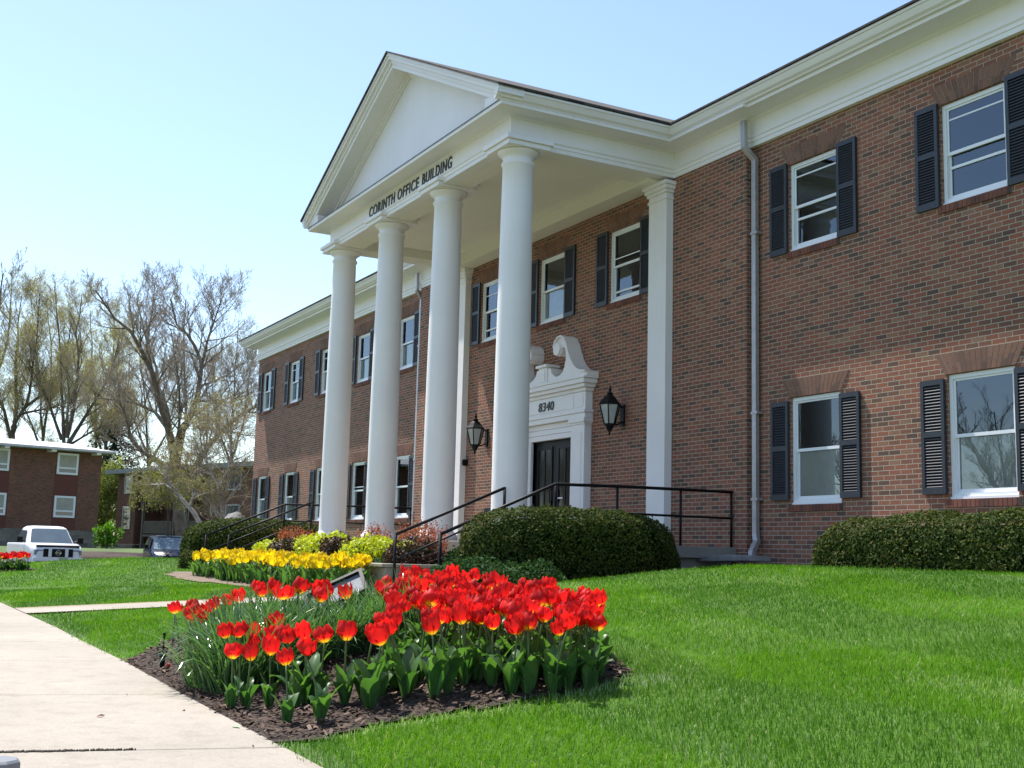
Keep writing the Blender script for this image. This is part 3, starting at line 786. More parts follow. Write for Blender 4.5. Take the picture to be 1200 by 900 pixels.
# --- lettering
def text_mesh(txt, x0, x1, y, z0, h, name, mat, parent, extr=.012, offset=.0, shear=0.0, spacing=1.0):
    cu = bpy.data.curves.new('t', 'FONT'); cu.body = txt; cu.extrude = extr; cu.offset = offset; cu.shear = shear; cu.space_character = spacing
    cu.resolution_u = 4
    o = bpy.data.objects.new('t', cu); col.objects.link(o)
    dg = bpy.context.evaluated_depsgraph_get(); dg.update()
    me = bpy.data.meshes.new_from_object(o.evaluated_get(dg))
    bpy.data.objects.remove(o); bpy.data.curves.remove(cu)
    n = len(me.vertices); a = np.empty(n*3); me.vertices.foreach_get('co', a); a = a.reshape(-1, 3)
    mn, mx = a.min(0), a.max(0)
    X = x0+(a[:,0]-mn[0])/(mx[0]-mn[0])*(x1-x0); Z = z0+(a[:,1]-mn[1])/(mx[1]-mn[1])*h; Y = y-(a[:,2]-mn[2])
    me.vertices.foreach_set('co', np.stack([X-OB[0], Y-OB[1], Z-OB[2]], 1).astype(np.float32).ravel())
    me.flip_normals(); me.materials.clear(); me.materials.append(mat); me.name = name
    r = bpy.data.objects.new(name, me); col.objects.link(r); r.parent = parent
    return r
for wd_, xa_, xb_ in (('CORINTH', -22.70, -21.35), ('OFFICE', -21.22, -20.20), ('BUILDING', -20.05, -18.76)):
    text_mesh(wd_, xa_, xb_, PY+.0, 6.862, .225, 'lettering', m_letter, bld, .010, .016, 0.08, 1.16)
text_mesh('8340', DX-.30, DX+.30, y0-.016, 2.865, .185, 'house_number', m_letter, sur, .008, .006, .12, 1.05)

# --- downspouts
def spout(x, y, name='downspout', side=1):
    b = MB(); w = .048
    pts = [(x-.06*side,y-.25,7.06),(x-.06*side,y-.24,6.62),(x,y-.075,6.42),(x,y-.075,.42),(x+.05,y-.10,.30),(x+.13,y-.26,.14),(x+.15,y-.28,.02)]
    for p, q in zip(pts[:-1], pts[1:]):
        p, q = Vector(p), Vector(q)
        d = (q-p).normalized(); u = Vector((1,0,0)) - d*d.x; u.normalize(); v = d.cross(u).normalized()
        vs = [tuple(c+u*a*w+v*e*w*.8) for c in (p-d*.012, q+d*.012) for a, e in ((-1,-1),(1,-1),(1,1),(-1,1))]
        b.add(vs, [(0,1,5,4),(1,2,6,5),(2,3,7,6),(3,0,4,7),(3,2,1,0),(4,5,6,7)])
    o = part(b, name, m_spout, bevel=.006)
    for z in (5.2, 2.3, .95):
        s = MB(); s.box(x-w-.012, x+w+.05, y-.075-.05, y-.002, z-.02, z+.02); part(s, 'bracket', m_spout, o)
spout(-14.50, 0.0); spout(-27.47, 0.0, side=-1)

# --- portico floor, steps, planter wall
b = MB(); b.box(-27.6, -14.86, -3.62, CY-.005, .02, FLOOR); b.box(-27.5, -14.98, -3.5, CY-.01, -.9, .018)
part(b, 'portico_floor', m_conc2, bevel=.01)
def steps(x0, x1, label):
    b = MB()
    for k in range(5):
        b.box(x0+.002*k, x1-.002*k, -3.64-.34*(k+1), -3.625, -.9, .04-.16*k)
    cx_ = (x0+x1)/2
    o = b.build('entrance_steps', m_conc2, None, bevel=.008, org=(cx_, -4.5, -.7)); o.location = (cx_, -4.5, -.7)
    tag(o, label, 'steps', 'concrete steps up to the portico')
steps(-16.55, -14.98, 'concrete steps between black handrails beside the big clipped bush on the right')
steps(-27.3, -25.45, 'concrete steps between the two handrails behind the left end of the yellow tulips')
b = MB()
b.box(-25.40, -16.72, -5.32, -5.14, -.9, -.24); b.box(-16.90, -16.72, -5.138, -3.64, -.9, -.24); b.box(-25.40, -25.22, -5.138, -3.64, -.9, -.24)
for (xa, ya, yb) in ((-16.72, -5.32, -5.1), (-16.72, -4.75, -4.55)): b.box(xa, xa+.035, ya, yb, -.9, -.242)
pw = b.build('planter_wall', m_stone, None, bevel=.008, org=(-21, -5.2, -.9)); pw.location = (-21, -5.2, -.9)
tag(pw, 'low pale stone planter wall with flat cap between the two flights of steps', 'planter')
b = MB(); b.box(-25.44, -16.66, -5.38, -5.10, -.238, -.185); b.box(-16.94, -16.66, -5.098, -3.64, -.238, -.185); b.box(-25.46, -25.18, -5.098, -3.64, -.238, -.185)
b.build('wall_cap', m_stone, pw, bevel=.01, org=(-21, -5.2, -.9))
b = MB(); b.add([(-25.22,-5.1,-.27),(-16.9,-5.1,-.27),(-16.9,-3.63,.05),(-25.22,-3.63,.05)], [(0,1,2,3)])
tag(b.build('planter_soil', m_mulch), kind='structure')

# --- handrails
def rail_obj(label, x, wall_end):
    base = (x, -5.25, -.7)
    def tube_(pts, nm, par, r=.021):
        b = MB(); b.tube(pts, r, 8, smooth=True); return b.build(nm, m_black, par, org=base)
    root = empty('handrail', base); tag(root, label, 'handrail', 'black metal handrails of the portico')
    top = [(x,-5.25,.25),(x,-3.43,1.03)]
    if wall_end: top += [(x,-2.2,1.055),(x,-.17,1.07)]
    tube_(top, 'top_rail', root, .024)
    low = [(x,-5.25,-.13),(x,-3.43,.65)]
    tube_(low, 'lower_rail', root, .016)
    for y, z0, z1 in ((-5.25, -.72, .262), (-3.43, .2, 1.045)): tube_([(x,y,z0),(x,y,z1)], 'post', root, .024)
    if wall_end:
        tube_([(x,-3.43,.65),(x,-.17,.655)], 'lower_rail', root, .018)
        for y in (-2.35, -1.18, -.19): tube_([(x,y,.2),(x,y,1.06)], 'post', root, .02)
rail_obj('black handrail on the near right edge, running level back to the brick wall', -14.95, True)
rail_obj('black handrail rising on the planter side of the right-hand steps', -16.50, False)
rail_obj('black handrail at the far left edge of the portico, next to the clipped hedge', -27.40, True)
rail_obj('black handrail just above the left part of the yellow tulips', -25.50, False)

# --- wall lanterns
def lantern(x, z, label, yoff=.30):
    org = (x, CY-.005, z)
    root = empty('wall_lantern', org); tag(root, label, 'lantern', 'black wall lanterns by the entrance')
    yc = CY-yoff; n = 6
    zc = z
    b = MB(org); b.box(x-.055, x+.055, CY-.035, CY-.002, zc-.27, zc+.13); b.build('back_plate', m_black, root); b = MB(org); b.tube([(x,CY-.03,zc-.19),(x,CY-.14,zc-.25),(x,yc+.02,zc-.24)], .016, 8)
    b.build('bracket', m_black, root); b = MB(org); b.tube([(x,CY-.03,zc+.08),(x,CY-.12,zc+.12),(x,yc+.1,zc+.085)], .014, 8)
    b.build('bracket', m_black, root)
    b = MB(org); b.lathe([(.205,zc+.10),(.21,zc+.125),(.17,zc+.17),(.11,zc+.245),(.055,zc+.29),(.045,zc+.30)], x, yc, n, False, .3)
    b.build('cap', m_black, root); b = MB(org)
    b.lathe([(.045,zc+.30),(.075,zc+.315),(.03,zc+.335),(.022,zc+.36),(.034,zc+.385),(.018,zc+.41),(.012,zc+.45),(.003,zc+.475)], x, yc, 12)
    b.build('finial', m_black, root); b = MB(org)
    b.lathe([(.10,zc-.24),(.105,zc-.26),(.07,zc-.30),(.055,zc-.345),(.03,zc-.375),(.018,zc-.40),(.024,zc-.42),(.003,zc-.46)], x, yc, 12)
    b.build('finial', m_black, root)
    b = MB(org)
    for k in range(n):
        a = .3+2*math.pi*k/n
        b.tube([(x+.198*math.cos(a), yc+.198*math.sin(a), zc+.11), (x+.105*math.cos(a), yc+.105*math.sin(a), zc-.25)], .012, 5)
    b.build('cage', m_black, root)
    b = MB(org); b.lathe([(.095,zc-.245),(.186,zc+.10)], x, yc, n, False, .3); b.build('lamp_glass', m_frost, root)
lantern(-18.08, 2.64, 'black lantern on the brick right of the white door surround')
lantern(-23.46, 2.62, 'black lantern on the brick seen between the left pilaster and the front column')
# mailbox and small box
b = MB(); b.box(-23.25, -22.75, CY-.14, CY-.004, .74, .98); b.prism([(CY-.145,.98),(CY-.004,.98),(CY-.004,1.03)], -23.26, -22.74, 'x')
o = b.build('mailbox', m_black, None, bevel=.006, org=(-23, CY, .86)); o.location = (-23, CY, .86); tag(o, 'small black mailbox on the brick wall behind the front column', 'mailbox')
b = MB(); b.box(-24.47, -24.38, CY-.10, CY-.003, 1.98, 2.12); b.box(-24.45, -24.40, CY-.12, CY-.10, 2.0, 2.1)
o = b.build('electrical_box', m_black, None, bevel=.004, org=(-24.42, CY, 2.05)); o.location = (-24.42, CY, 2.05); tag(o, 'small dark electrical box beside the left white pilaster', 'electrical box')
# splash block under the right downspout
b = MB(); b.prism([(-15.15,-.04),(-13.7,.0),(-13.75,.075),(-14.2,.085),(-15.05,.04)], -.85, -.45)
o = b.build('splash_block', m_dstone, None, bevel=.015, org=(-14.4, -.65, 0)); o.location = (-14.4, -.65, 0); tag(o, 'grey stone splash block on the ground below the right downspout', 'stone')

# ------------------------------------------------------------------ clipped bushes and planter shrubs
def leaf_quads(P, N, size, jit=.7, aspect=.55):
    n = len(P)
    d = N + npr.normal(0, jit, (n, 3)); d /= np.linalg.norm(d, axis=1)[:,None]+1e-9
    a = npr.normal(0, 1, (n, 3)); u = np.cross(d, a); u /= np.linalg.norm(u, axis=1)[:,None]+1e-9
    v = np.cross(d, u); s = (size*npr.uniform(.6, 1.3, n))[:,None]
    V = np.stack([P-u*s, P-v*s*aspect, P+u*s, P+v*s*aspect], 1).reshape(-1, 3)
    return V, np.arange(4*n).reshape(n, 4)
def blob_pts(n, r, e1, e2, zlow=-1.0, lump=.05, seed=0):
    rr = np.random.default_rng(seed); r = np.array(r)
    d = rr.normal(0, 1, (n*2, 3)); d /= np.linalg.norm(d, axis=1)[:,None]; d = d[d[:,2] > zlow][:n]
    A = np.abs(d)+1e-6
    q = A[:,0]**(2/e2)+A[:,1]**(2/e2)
    sc = (q**(e2/e1)+A[:,2]**(2/e1))**(-e1/2)
    U = d*sc[:,None]; A = np.abs(U)+1e-6; q = A[:,0]**(2/e2)+A[:,1]**(2/e2)
    g = np.stack([q**(e2/e1-1)*A[:,0]**(2/e2-1)*np.sign(d[:,0]), q**(e2/e1-1)*A[:,1]**(2/e2-1)*np.sign(d[:,1]), A[:,2]**(2/e1-1)*np.sign(d[:,2])], 1)/r
    N = g/(np.linalg.norm(g, axis=1)[:,None]+1e-9); P = U*r
    x, y, z = P.T
    b = np.sin(x*5.1+seed)*np.sin(y*4.3+1.7*seed)*np.sin(z*6+seed)+.5*np.sin(x*11+y*9)*np.sin(z*13+y*7)
    P = P+N*(lump*b)[:,None]
    return P, N
def bush(name, label, cat, c, r, mat, n, size, e1=.55, e2=.7, group=None, lump=.05, depth=.05, seed=1, jit=.6, core=True, rz=0.0):
    P, N = blob_pts(n, r, e1, e2, -.75, lump, seed)
    P = P - N*np.abs(npr.normal(0, depth, len(P)))[:,None]+N*(npr.random(len(P)) < .04)[:,None]*size*1.2
    V, F = leaf_quads(P, N, size, jit)
    root = empty(name, c, rz)
    tag(root, label, cat, group)
    np_mesh('foliage', V, F, mat, root)
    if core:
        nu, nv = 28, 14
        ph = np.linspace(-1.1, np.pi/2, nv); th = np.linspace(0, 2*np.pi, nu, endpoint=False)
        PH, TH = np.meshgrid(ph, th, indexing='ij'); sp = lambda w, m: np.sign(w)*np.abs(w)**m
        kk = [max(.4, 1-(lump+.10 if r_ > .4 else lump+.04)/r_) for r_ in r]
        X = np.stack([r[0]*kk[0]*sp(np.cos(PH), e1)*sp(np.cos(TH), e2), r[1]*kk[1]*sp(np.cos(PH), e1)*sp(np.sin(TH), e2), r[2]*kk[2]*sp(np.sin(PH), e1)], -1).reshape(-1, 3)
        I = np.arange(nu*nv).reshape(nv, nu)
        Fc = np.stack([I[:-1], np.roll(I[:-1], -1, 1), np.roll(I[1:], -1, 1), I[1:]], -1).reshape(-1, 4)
        np_mesh('shade_core', X, Fc, m_yewcore, root)  # solid dark core, its colour stands for the shade inside the foliage
    return root
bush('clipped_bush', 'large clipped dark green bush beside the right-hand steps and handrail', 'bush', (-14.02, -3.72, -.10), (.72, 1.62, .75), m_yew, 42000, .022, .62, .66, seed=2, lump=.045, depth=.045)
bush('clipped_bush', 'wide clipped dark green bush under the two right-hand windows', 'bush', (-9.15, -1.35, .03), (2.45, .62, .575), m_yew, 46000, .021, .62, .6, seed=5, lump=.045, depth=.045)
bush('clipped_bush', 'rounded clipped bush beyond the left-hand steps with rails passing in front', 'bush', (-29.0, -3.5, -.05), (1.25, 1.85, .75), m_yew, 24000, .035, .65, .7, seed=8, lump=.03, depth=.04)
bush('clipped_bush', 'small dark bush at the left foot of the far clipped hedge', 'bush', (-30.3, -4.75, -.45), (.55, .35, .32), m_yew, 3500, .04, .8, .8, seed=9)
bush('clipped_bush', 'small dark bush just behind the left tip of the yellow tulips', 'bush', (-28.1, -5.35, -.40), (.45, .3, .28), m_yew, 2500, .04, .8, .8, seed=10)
bush('juniper', 'low spreading green juniper between the red tulips and the big clipped bush', 'bush', (-13.3, -5.3, -.44), (.72, .98, .36), m_jun, 11000, .028, .75, .8, lump=.06, depth=.06, seed=3, jit=1.2)
bush('juniper', 'narrow dark green shrub between the right-hand handrail post and the big clipped bush', 'bush', (-14.72, -5.05, -.28), (.24, .26, .34), m_jun, 2200, .03, .8, .9, lump=.05, depth=.05, seed=4, jit=1.2)
GL = 'lime green shrubs in the planter'
bush('lime_shrub', 'smallest lime green shrub, at the left end of the planter', 'shrub', (-23.7, -4.7, -.08), (.8, .42, .26), m_lime, 2600, .035, .8, .8, GL, .07, .06, 11, 1.0)
bush('lime_shrub', 'wide lime green shrub in front of the second column from the left', 'shrub', (-21.1, -4.65, -.05), (1.22, .45, .31), m_lime, 5200, .034, .7, .7, GL, .06, .06, 12, 1.0)
bush('lime_shrub', 'lime green shrub nearest the right-hand handrail', 'shrub', (-18.5, -4.75, -.09), (.98, .48, .30), m_lime, 5200, .033, .7, .7, GL, .06, .06, 13, 1.0)
GD = 'dark purple shrubs in the planter'
bush('purple_shrub', 'dark purple shrub between the small and the wide lime shrub', 'shrub', (-22.35, -4.98, -.08), (.6, .3, .28), m_dark, 2200, .03, .8, .8, GD, .05, .06, 14, 1.1)
bush('purple_shrub', 'dark purple shrub between the two wide lime shrubs', 'shrub', (-19.55, -5.0, -.07), (.48, .3, .30), m_dark, 2200, .03, .8, .8, GD, .05, .06, 15, 1.1)
bush('purple_shrub', 'dark brown twiggy shrub at the right end of the planter', 'shrub', (-17.25, -4.6, -.06), (.42, .5, .28), m_dark, 2200, .028, .9, .9, GD, .08, .10, 16, 1.2)
def spiky(name, label, c, r, n, seed):
    "upright orange shoots in a clump"
    root = empty(name, c); tag(root, label, 'shrub', 'orange shrubs at the column bases')
    rr = np.random.default_rng(seed); VV = []
    for i in range(n):
        a = rr.uniform(0, 6.28); q = math.sqrt(rr.random()); x, y = r[0]*q*math.cos(a), r[1]*q*math.sin(a)
        h = r[2]*(1-.45*q*q)*rr.uniform(.7, 1.15); dx, dy = rr.normal(0, .16, 2)
        m = 14; t = rr.random(m); P = np.stack([x+dx*t*h, y+dy*t*h, -.15+t*(h+.15)], 1)
        V, F = leaf_quads(P+rr.normal(0, .012, (m, 3)), np.tile([0,-1,.6], (m, 1)), .021, 1.2, .5); VV.append(V)
    V = np.concatenate(VV); np_mesh('foliage', V, np.arange(len(V)).reshape(-1, 4), m_orange, root)
    b = MB()
    for i in range(14):
        a = rr.uniform(0, 6.28); q = math.sqrt(rr.random())*.8
        b.tube([(r[0]*q*.4*math.cos(a), r[1]*q*.4*math.sin(a), -.2), (r[0]*q*math.cos(a), r[1]*q*math.sin(a), r[2]*.8)], [.008, .003], 4)
    b.build('stem', m_bark, root)
spiky('orange_shrub', 'leftmost orange shrub, beside the left-hand steps', (-24.35, -4.15, .06), (1.0, .28, .44), 200, 1)
spiky('orange_shrub', 'thin orange shrub in front of the second column from the left', (-20.1, -4.12, .10), (.6, .22, .40), 120, 2)
spiky('orange_shrub', 'bright orange shrub below the third column, by the right-hand handrail', (-18.05, -4.1, .07), (.80, .28, .48), 240, 3)
bush('green_shrub', 'small plain green shrub between the first two column bases', 'shrub', (-22.3, -3.95, .17), (.45, .22, .17), m_yew, 900, .035, .9, .9, seed=21)
bush('green_shrub', 'low dark green shrub under the lime shrub by the planter corner', 'shrub', (-18.0, -5.02, -.20), (.55, .18, .14), m_jun, 900, .03, .9, .9, seed=22)

# ------------------------------------------------------------------ tulips
def petal_cup(R, H, openk, seed, npet=6):
    rr = random.Random(seed); V = []; F = []; UV = []
    nu, nv = 5, 7
    for p in range(npet):
        inner = p % 2; a0 = 2*math.pi*p/npet + rr.uniform(-.12, .12)
        rad = R*(.88 if inner else 1.0)*rr.uniform(.95, 1.05); h = H*rr.uniform(.92, 1.06); op = openk*rr.uniform(.6, 1.4)
        wdt = .62 if not inner else .58
        b = len(V)
        for j in range(nv):
            v = j/(nv-1)
            prof = math.sin(min(1, v*1.35+.10)*math.pi/2)**.7*(1-.30*max(0, v-.45)**1.3*2) + op*v*v
            hw = wdt*math.sin(math.pi*min(1, (v*.70+.14)))**.7*(1 if v < .97 else .86)
            for i in range(nu):
                u = (i/(nu-1)-.5)*2
                a = a0+u*hw*1.05
                r = rad*prof*(1-.10*u*u*(1 if v > .5 else 0)+.03*rr.uniform(-1, 1))
                z = h*(v-.13*u*u*v**4) - .004
                V.append((r*math.cos(a), r*math.sin(a), z)); UV.append((u*.5+.5+p, v))
        for j in range(nv-1):
            for i in range(nu-1):
                q = b+j*nu+i; F.append((q, q+1, q+nu+1, q+nu))
    return np.array(V), np.array(F), np.array(UV)
def mesh_only(o):
    me = o.data; bpy.data.objects.remove(o); return me
def smooth(me):
    me.polygons.foreach_set('use_smooth', [True]*len(me.polygons)); me.update()
red_cups = []; yel_cups = []
for i in range(6):
    V, F, U = petal_cup(.0385+.003*(i % 3), .066+.006*(i % 2), [.02,.12,.0,.22,.06,.42][i], i)
    me = mesh_only(np_mesh('flower', V, F, m_red, uv=U)); smooth(me); red_cups.append(me)
for i in range(4):
    V, F, U = petal_cup(.040, .070, [.12,.25,.05,.35][i], 50+i)
    me = mesh_only(np_mesh('flower', V, F, m_yel, uv=U)); smooth(me); yel_cups.append(me)
def tulip_leaves(seed, L=.24, n=4, w=.030):
    rr = random.Random(seed); V = []; F = []
    for k in range(n):
        a = 2*math.pi*k/n + rr.uniform(-.6, .6); l = L*rr.uniform(.65, 1.1); ww = w*rr.uniform(.75, 1.25)
        lean = rr.uniform(.22, .55); droop = rr.uniform(.2, 1.6); ns = 9; fold = rr.uniform(.25, .6); b = len(V)
        tw = rr.uniform(-.5, .5)
        x = .006; z = .0; ang = lean*.35
        for j in range(ns):
            t = j/(ns-1)
            hw = ww*(math.sin(math.pi*min(1, t*.86+.10))**.85)*(1 if t < .99 else .02)
            c, s_ = math.cos(a+tw*t), math.sin(a+tw*t)
            wav = .006*math.sin(t*9+k)
            for u in (-1, -.5, 0, .5, 1):
                rx = x - abs(u)*hw*fold*.25; ry = u*hw; zz = z+abs(u)*hw*fold*.55+wav*u
                V.append((rx*c-ry*s_, rx*s_+ry*c, zz))
            ang = lean*.35+lean*t+droop*t**3
            x += math.sin(ang)*l/(ns-1); z += math.cos(ang)*l/(ns-1)
        for j in range(ns-1):
            for i in range(4):
                q = b+j*5+i; F.append((q, q+1, q+6, q+5))
    return np.array(V), np.array(F)
leaf_meshes = []
for i in range(7):
    V, F = tulip_leaves(i, .195, 6, .029); me = mesh_only(np_mesh('foliage', V, F, m_tleaf)); smooth(me); leaf_meshes.append(me)
yleaf_meshes = []
for i in range(4):
    V, F = tulip_leaves(40+i, .30, 4, .022); me = mesh_only(np_mesh('foliage', V, F, m_tleaf)); smooth(me); yleaf_meshes.append(me)
def stem_mesh(h, lx, ly):
    b = MB(); pts = [(lx*h*t**1.8, ly*h*t**1.8, h*t) for t in (0, .25, .5, .75, 1)]
    b.tube(pts, [.0052,.005,.0046,.0044,.0048], 6)
    o = b.build('stem', m_stem); return mesh_only(o), pts[-1], Vector((pts[-1][0]-pts[-2][0], pts[-1][1]-pts[-2][1], pts[-1][2]-pts[-2][2])).normalized()
stem_lib = []
for i in range(14):
    a = rng.uniform(0, 6.28); q = rng.uniform(.03, .32)
    stem_lib.append(stem_mesh(rng.uniform(.95, 1.05)*.27, q*math.cos(a), q*math.sin(a)))
def tulip(name, x, y, z, s, cups, leaves, label, group, cat='tulip', fs=1.0):
    me, tip, dr = rng.choice(stem_lib)
    r = bpy.data.objects.new(name, me); col.objects.link(r)
    r.location = (x, y, z); r.scale = (s, s, s); r.rotation_euler = (0, 0, rng.uniform(0, 6.28)); tag(r, label, cat, group)
    f = bpy.data.objects.new('flower', rng.choice(cups)); col.objects.link(f); f.parent = r; f.location = tip
    q = dr.to_track_quat('Z', 'Y').to_euler(); f.rotation_euler = (q.x+rng.uniform(-.25, .25), q.y+rng.uniform(-.25, .25), rng.uniform(0, 6.28))
    k = fs*1.22/s*rng.uniform(.84, 1.12); f.scale = (k, k, k*rng.uniform(.95, 1.1))
    if leaves:
        l = bpy.data.objects.new('foliage', rng.choice(leaves)); col.objects.link(l); l.parent = r; k = rng.uniform(.8, 1.15); l.scale = (k, k, k); l.rotation_euler = (0, 0, rng.uniform(0, 6.28))
    return r
def ground_hit(px, py, h, tmax=40):
    d = W(px, py, 1)-CAM; t = 1.5
    while t < tmax:
        X = CAM+d*t
        if X[2] < G(X[0], X[1])+h: return X
        t += .02
    return None
FRONT = [(275,762),(292,762),(291,749),(296,740),(319,764),(340,772),(320,744),(314,726),(321,731),(334,730),(339,741),(351,742),(363,737),(378,739),(380,754),(407,736),(429,732),(437,741),(449,734),(465,724),(479,733),(495,719),(512,732),(527,725),(500,701),(547,718),(571,714),(601,730),(584,706),(616,717),(628,711),(603,719),(655,734),(656,717),(679,713),(667,703),(701,715),(695,731),(465,713),(449,721)]
LEFT = [(199,726),(197,742),(214,715),(226,712),(237,720),(210,731),(214,742),(256,706),(270,711),(275,702),(300,694),(307,697),(330,699),(345,693),(354,695),(342,703),(364,700),(377,695),(386,692),(395,697),(322,694),(369,692),(248,714),(222,725),(204,716)]
H = .365
for px, py in FRONT:
    h = (.315 if px < 345 else (.40 if px < 560 else (.36 if px < 640 else .335)))*rng.uniform(.94, 1.06); X = ground_hit(px, py, h-.01)
    y = max(X[1], EY(X[0])+.07)
    tulip('red_tulip', X[0], y, G(X[0], y), h/.31, red_cups, leaf_meshes, 'red tulip with yellow base standing loose along the near edge of the mulch bed', 'red tulips along the near edge of the bed')
for px, py in LEFT:
    h = H*rng.uniform(.94, 1.06)*1.15; X = ground_hit(px, py, h-.04)
    y = max(X[1], -10.38)
    tulip('red_tulip', X[0], y, G(X[0], y), h/.31, red_cups, None, 'red tulip behind the narrow silvery leaves on the left of the near bed', 'red tulips behind the narrow leaves')
MASS = np.array([(438,690),(470,671),(520,672),(560,672),(600,678),(640,683),(690,697),(712,712),(690,722),(640,733),(600,730),(560,726),(520,720),(470,712)])
cnt = 0; seen = []
while cnt < 155:
    px, py = rng.uniform(430, 715), rng.uniform(668, 736)
    if not bool(inpoly(MASS, np.array(px), np.array(py))): continue
    h = H*rng.uniform(.92, 1.08); X = ground_hit(px, py, h-.01)
    if X is None or any((X[0]-a)**2+(X[1]-b_)**2 < .052**2 for a, b_ in seen): continue
    seen.append((X[0], X[1])); cnt += 1
    tulip('red_tulip', X[0], X[1], G(X[0], X[1]), h/.31, red_cups, leaf_meshes, 'red tulip packed in the dense mass at the back right of the near bed', 'red tulips in the dense mass')
# far red bed beyond the lawn
for i in range(76):
    x = rng.uniform(-31.2, -29.8); y = rng.uniform(-9.75, -8.62) + .12*(x+30)
    tulip('red_tulip', x, y, G(x, y), 1.12*rng.uniform(.92, 1.08), red_cups, leaf_meshes, 'red tulip in the distant bed in front of the white pickup truck', 'red tulips in the distant bed', fs=1.2)
tag(grid_sheet('mulch_far_bed', np.arange(-31.9, -29.5, .3), np.arange(-10.3, -8.5, .3), m_mulch, .015), kind='structure')
# yellow tulips before the planter
cnt = 0; seen = []
while cnt < 290:
    x = rng.uniform(-25.7, -16.85); f = (x+25.7)/8.6
    y = rng.uniform(-6.22+.12*abs(f-.5)*2, -5.40)
    if x < -25.1 and rng.random() < .6: continue
    if any((x-a)**2+(y-b_)**2 < .066**2 for a, b_ in seen): continue
    seen.append((x, y)); cnt += 1
    tulip('yellow_tulip', x, y, G(x, y), 1.48*rng.uniform(.84, 1.14)*(.85+.15*min(1, (x+25.7)/1.2)), yel_cups, yleaf_meshes, 'yellow tulip in the long band in front of the planter wall', 'yellow tulips before the planter', fs=1.5)

# ------------------------------------------------------------------ narrow-leaved clumps in the near bed
def clump_mesh(seed, n=230, R=.16, L=.46):
    rr = np.random.default_rng(seed); V = []; F = []
    for k in range(n):
        a = rr.uniform(0, 6.28); q = math.sqrt(rr.random())*R; x0, y0 = q*math.cos(a), q*math.sin(a)
        da = a+rr.normal(0, .7); l = L*rr.uniform(.55, 1.1); lean = .08+.55*q/R*rr.uniform(.3, 1.1); droop = abs(rr.normal(.8, .55)); w = rr.uniform(.0036, .0072)
        tw = rr.uniform(-1.2, 1.2); ns = 7; b = len(V); x, y, z = x0, y0, -.01; ang = lean
        for j in range(ns):
            t = j/(ns-1); hw = w*(1-.85*t**3); sa = da+1.57+tw*t
            V.append((x-hw*math.cos(sa), y-hw*math.sin(sa), z)); V.append((x+hw*math.cos(sa), y+hw*math.sin(sa), z))
            ang = lean+droop*t*t*1.5; st = l/(ns-1)
            x += math.cos(da)*math.sin(ang)*st; y += math.sin(da)*math.sin(ang)*st; z += math.cos(ang)*st
        for j in range(ns-1): q_ = b+2*j; F.append((q_, q_+1, q_+3, q_+2))
    me = mesh_only(np_mesh('leaf_clump', np.array(V), np.array(F), m_nleaf)); smooth(me); return me
clumps = [clump_mesh(i) for i in range(5)]
def clump(px, py, s, label, dx=0):
    X = ground_hit(px, py, 0)
    o = bpy.data.objects.new('leaf_clump', rng.choice(clumps)); col.objects.link(o)
    y = max(X[1], float(EY(X[0]))+.17); o.location = (X[0], y, G(X[0], y)); o.scale = (s*1.15, s*1.15, s*1.06); o.rotation_euler = (0, 0, rng.uniform(0, 6.28))
    tag(o, label, 'leaf clump', 'narrow-leaved clumps')
for px, py, s in [(254,803,.95),(278,808,1.0),(300,802,1.0),(266,791,1.05),(290,787,1.05)]:
    clump(px, py, s, 'tall clump of narrow silvery green leaves at the sidewalk corner of the near bed')
for px, py, s in [(318,790,.95),(345,782,.95),(330,766,.95),(310,760,1.0),(352,752,.85),(300,772,.95)]:
    clump(px, py, s, 'clump of narrow leaves behind the loose red tulips on the left')
for px, py, s in [(384,772,.9),(408,766,.92),(432,762,.92),(456,756,.95),(480,750,.95),(402,748,.8),(440,744,.85),(505,742,.85),(468,738,.85)]:
    clump(px, py, s, 'clump of narrow leaves around the tilted metal light box')

# ------------------------------------------------------------------ tilted flood light in the bed, sprinkler, corner post
X = ground_hit(398, 746, 0); fx, fy, fz = X[0]-.02, X[1], G(X[0], X[1])
root = empty('flood_light', (fx, fy, fz), 0); tag(root, 'grey tilted metal flood light box with black rim among the narrow leaves', 'flood light')
def loc_part(b, name, mat, bevel=0.0): return b.build(name, mat, root, False, bevel, org=(0,0,0))
# local: u along facing, box tilted
def tf(p, az=1.12, tilt=.45, lift=.27):
    x, y, z = p; c, s_ = math.cos(.62), math.sin(.62); y, z = y*c-z*s_, y*s_+z*c; c, s_ = math.cos(tilt), math.sin(tilt); x, z = x*c-z*s_, x*s_+z*c
    c, s_ = math.cos(az), math.sin(az); return (x*c-y*s_, x*s_+y*c, z+lift)
def tbox(b, x0, x1, y0, y1, z0, z1):
    n0 = len(b.v); b.box(x0, x1, y0, y1, z0, z1)
    for k in range(n0, len(b.v)): b.v[k] = tf(b.v[k])
b = MB()
tbox(b, -.22, .20, -.115, -.105, -.045, .055); tbox(b, -.22, .20, .105, .115, -.045, .055); tbox(b, -.23, -.22, -.115, .115, -.045, .055)
tbox(b, -.22, .20, -.105, .105, -.045, -.035); loc_part(b, 'housing', m_black)
b = MB(); tbox(b, -.235, .205, -.125, -.10, .056, .066); tbox(b, -.235, .205, .10, .125, .056, .066); tbox(b, -.235, -.21, -.10, .10, .056, .066); tbox(b, .18, .205, -.10, .10, .056, .066); loc_part(b, 'rim', m_black)
m_refl = mat_plain('aged_reflector', (.17,.18,.20), .7, .2, 20)
b = MB()
tbox(b, -.212, .182, -.104, .104, .02, .04)
loc_part(b, 'reflector', m_refl)
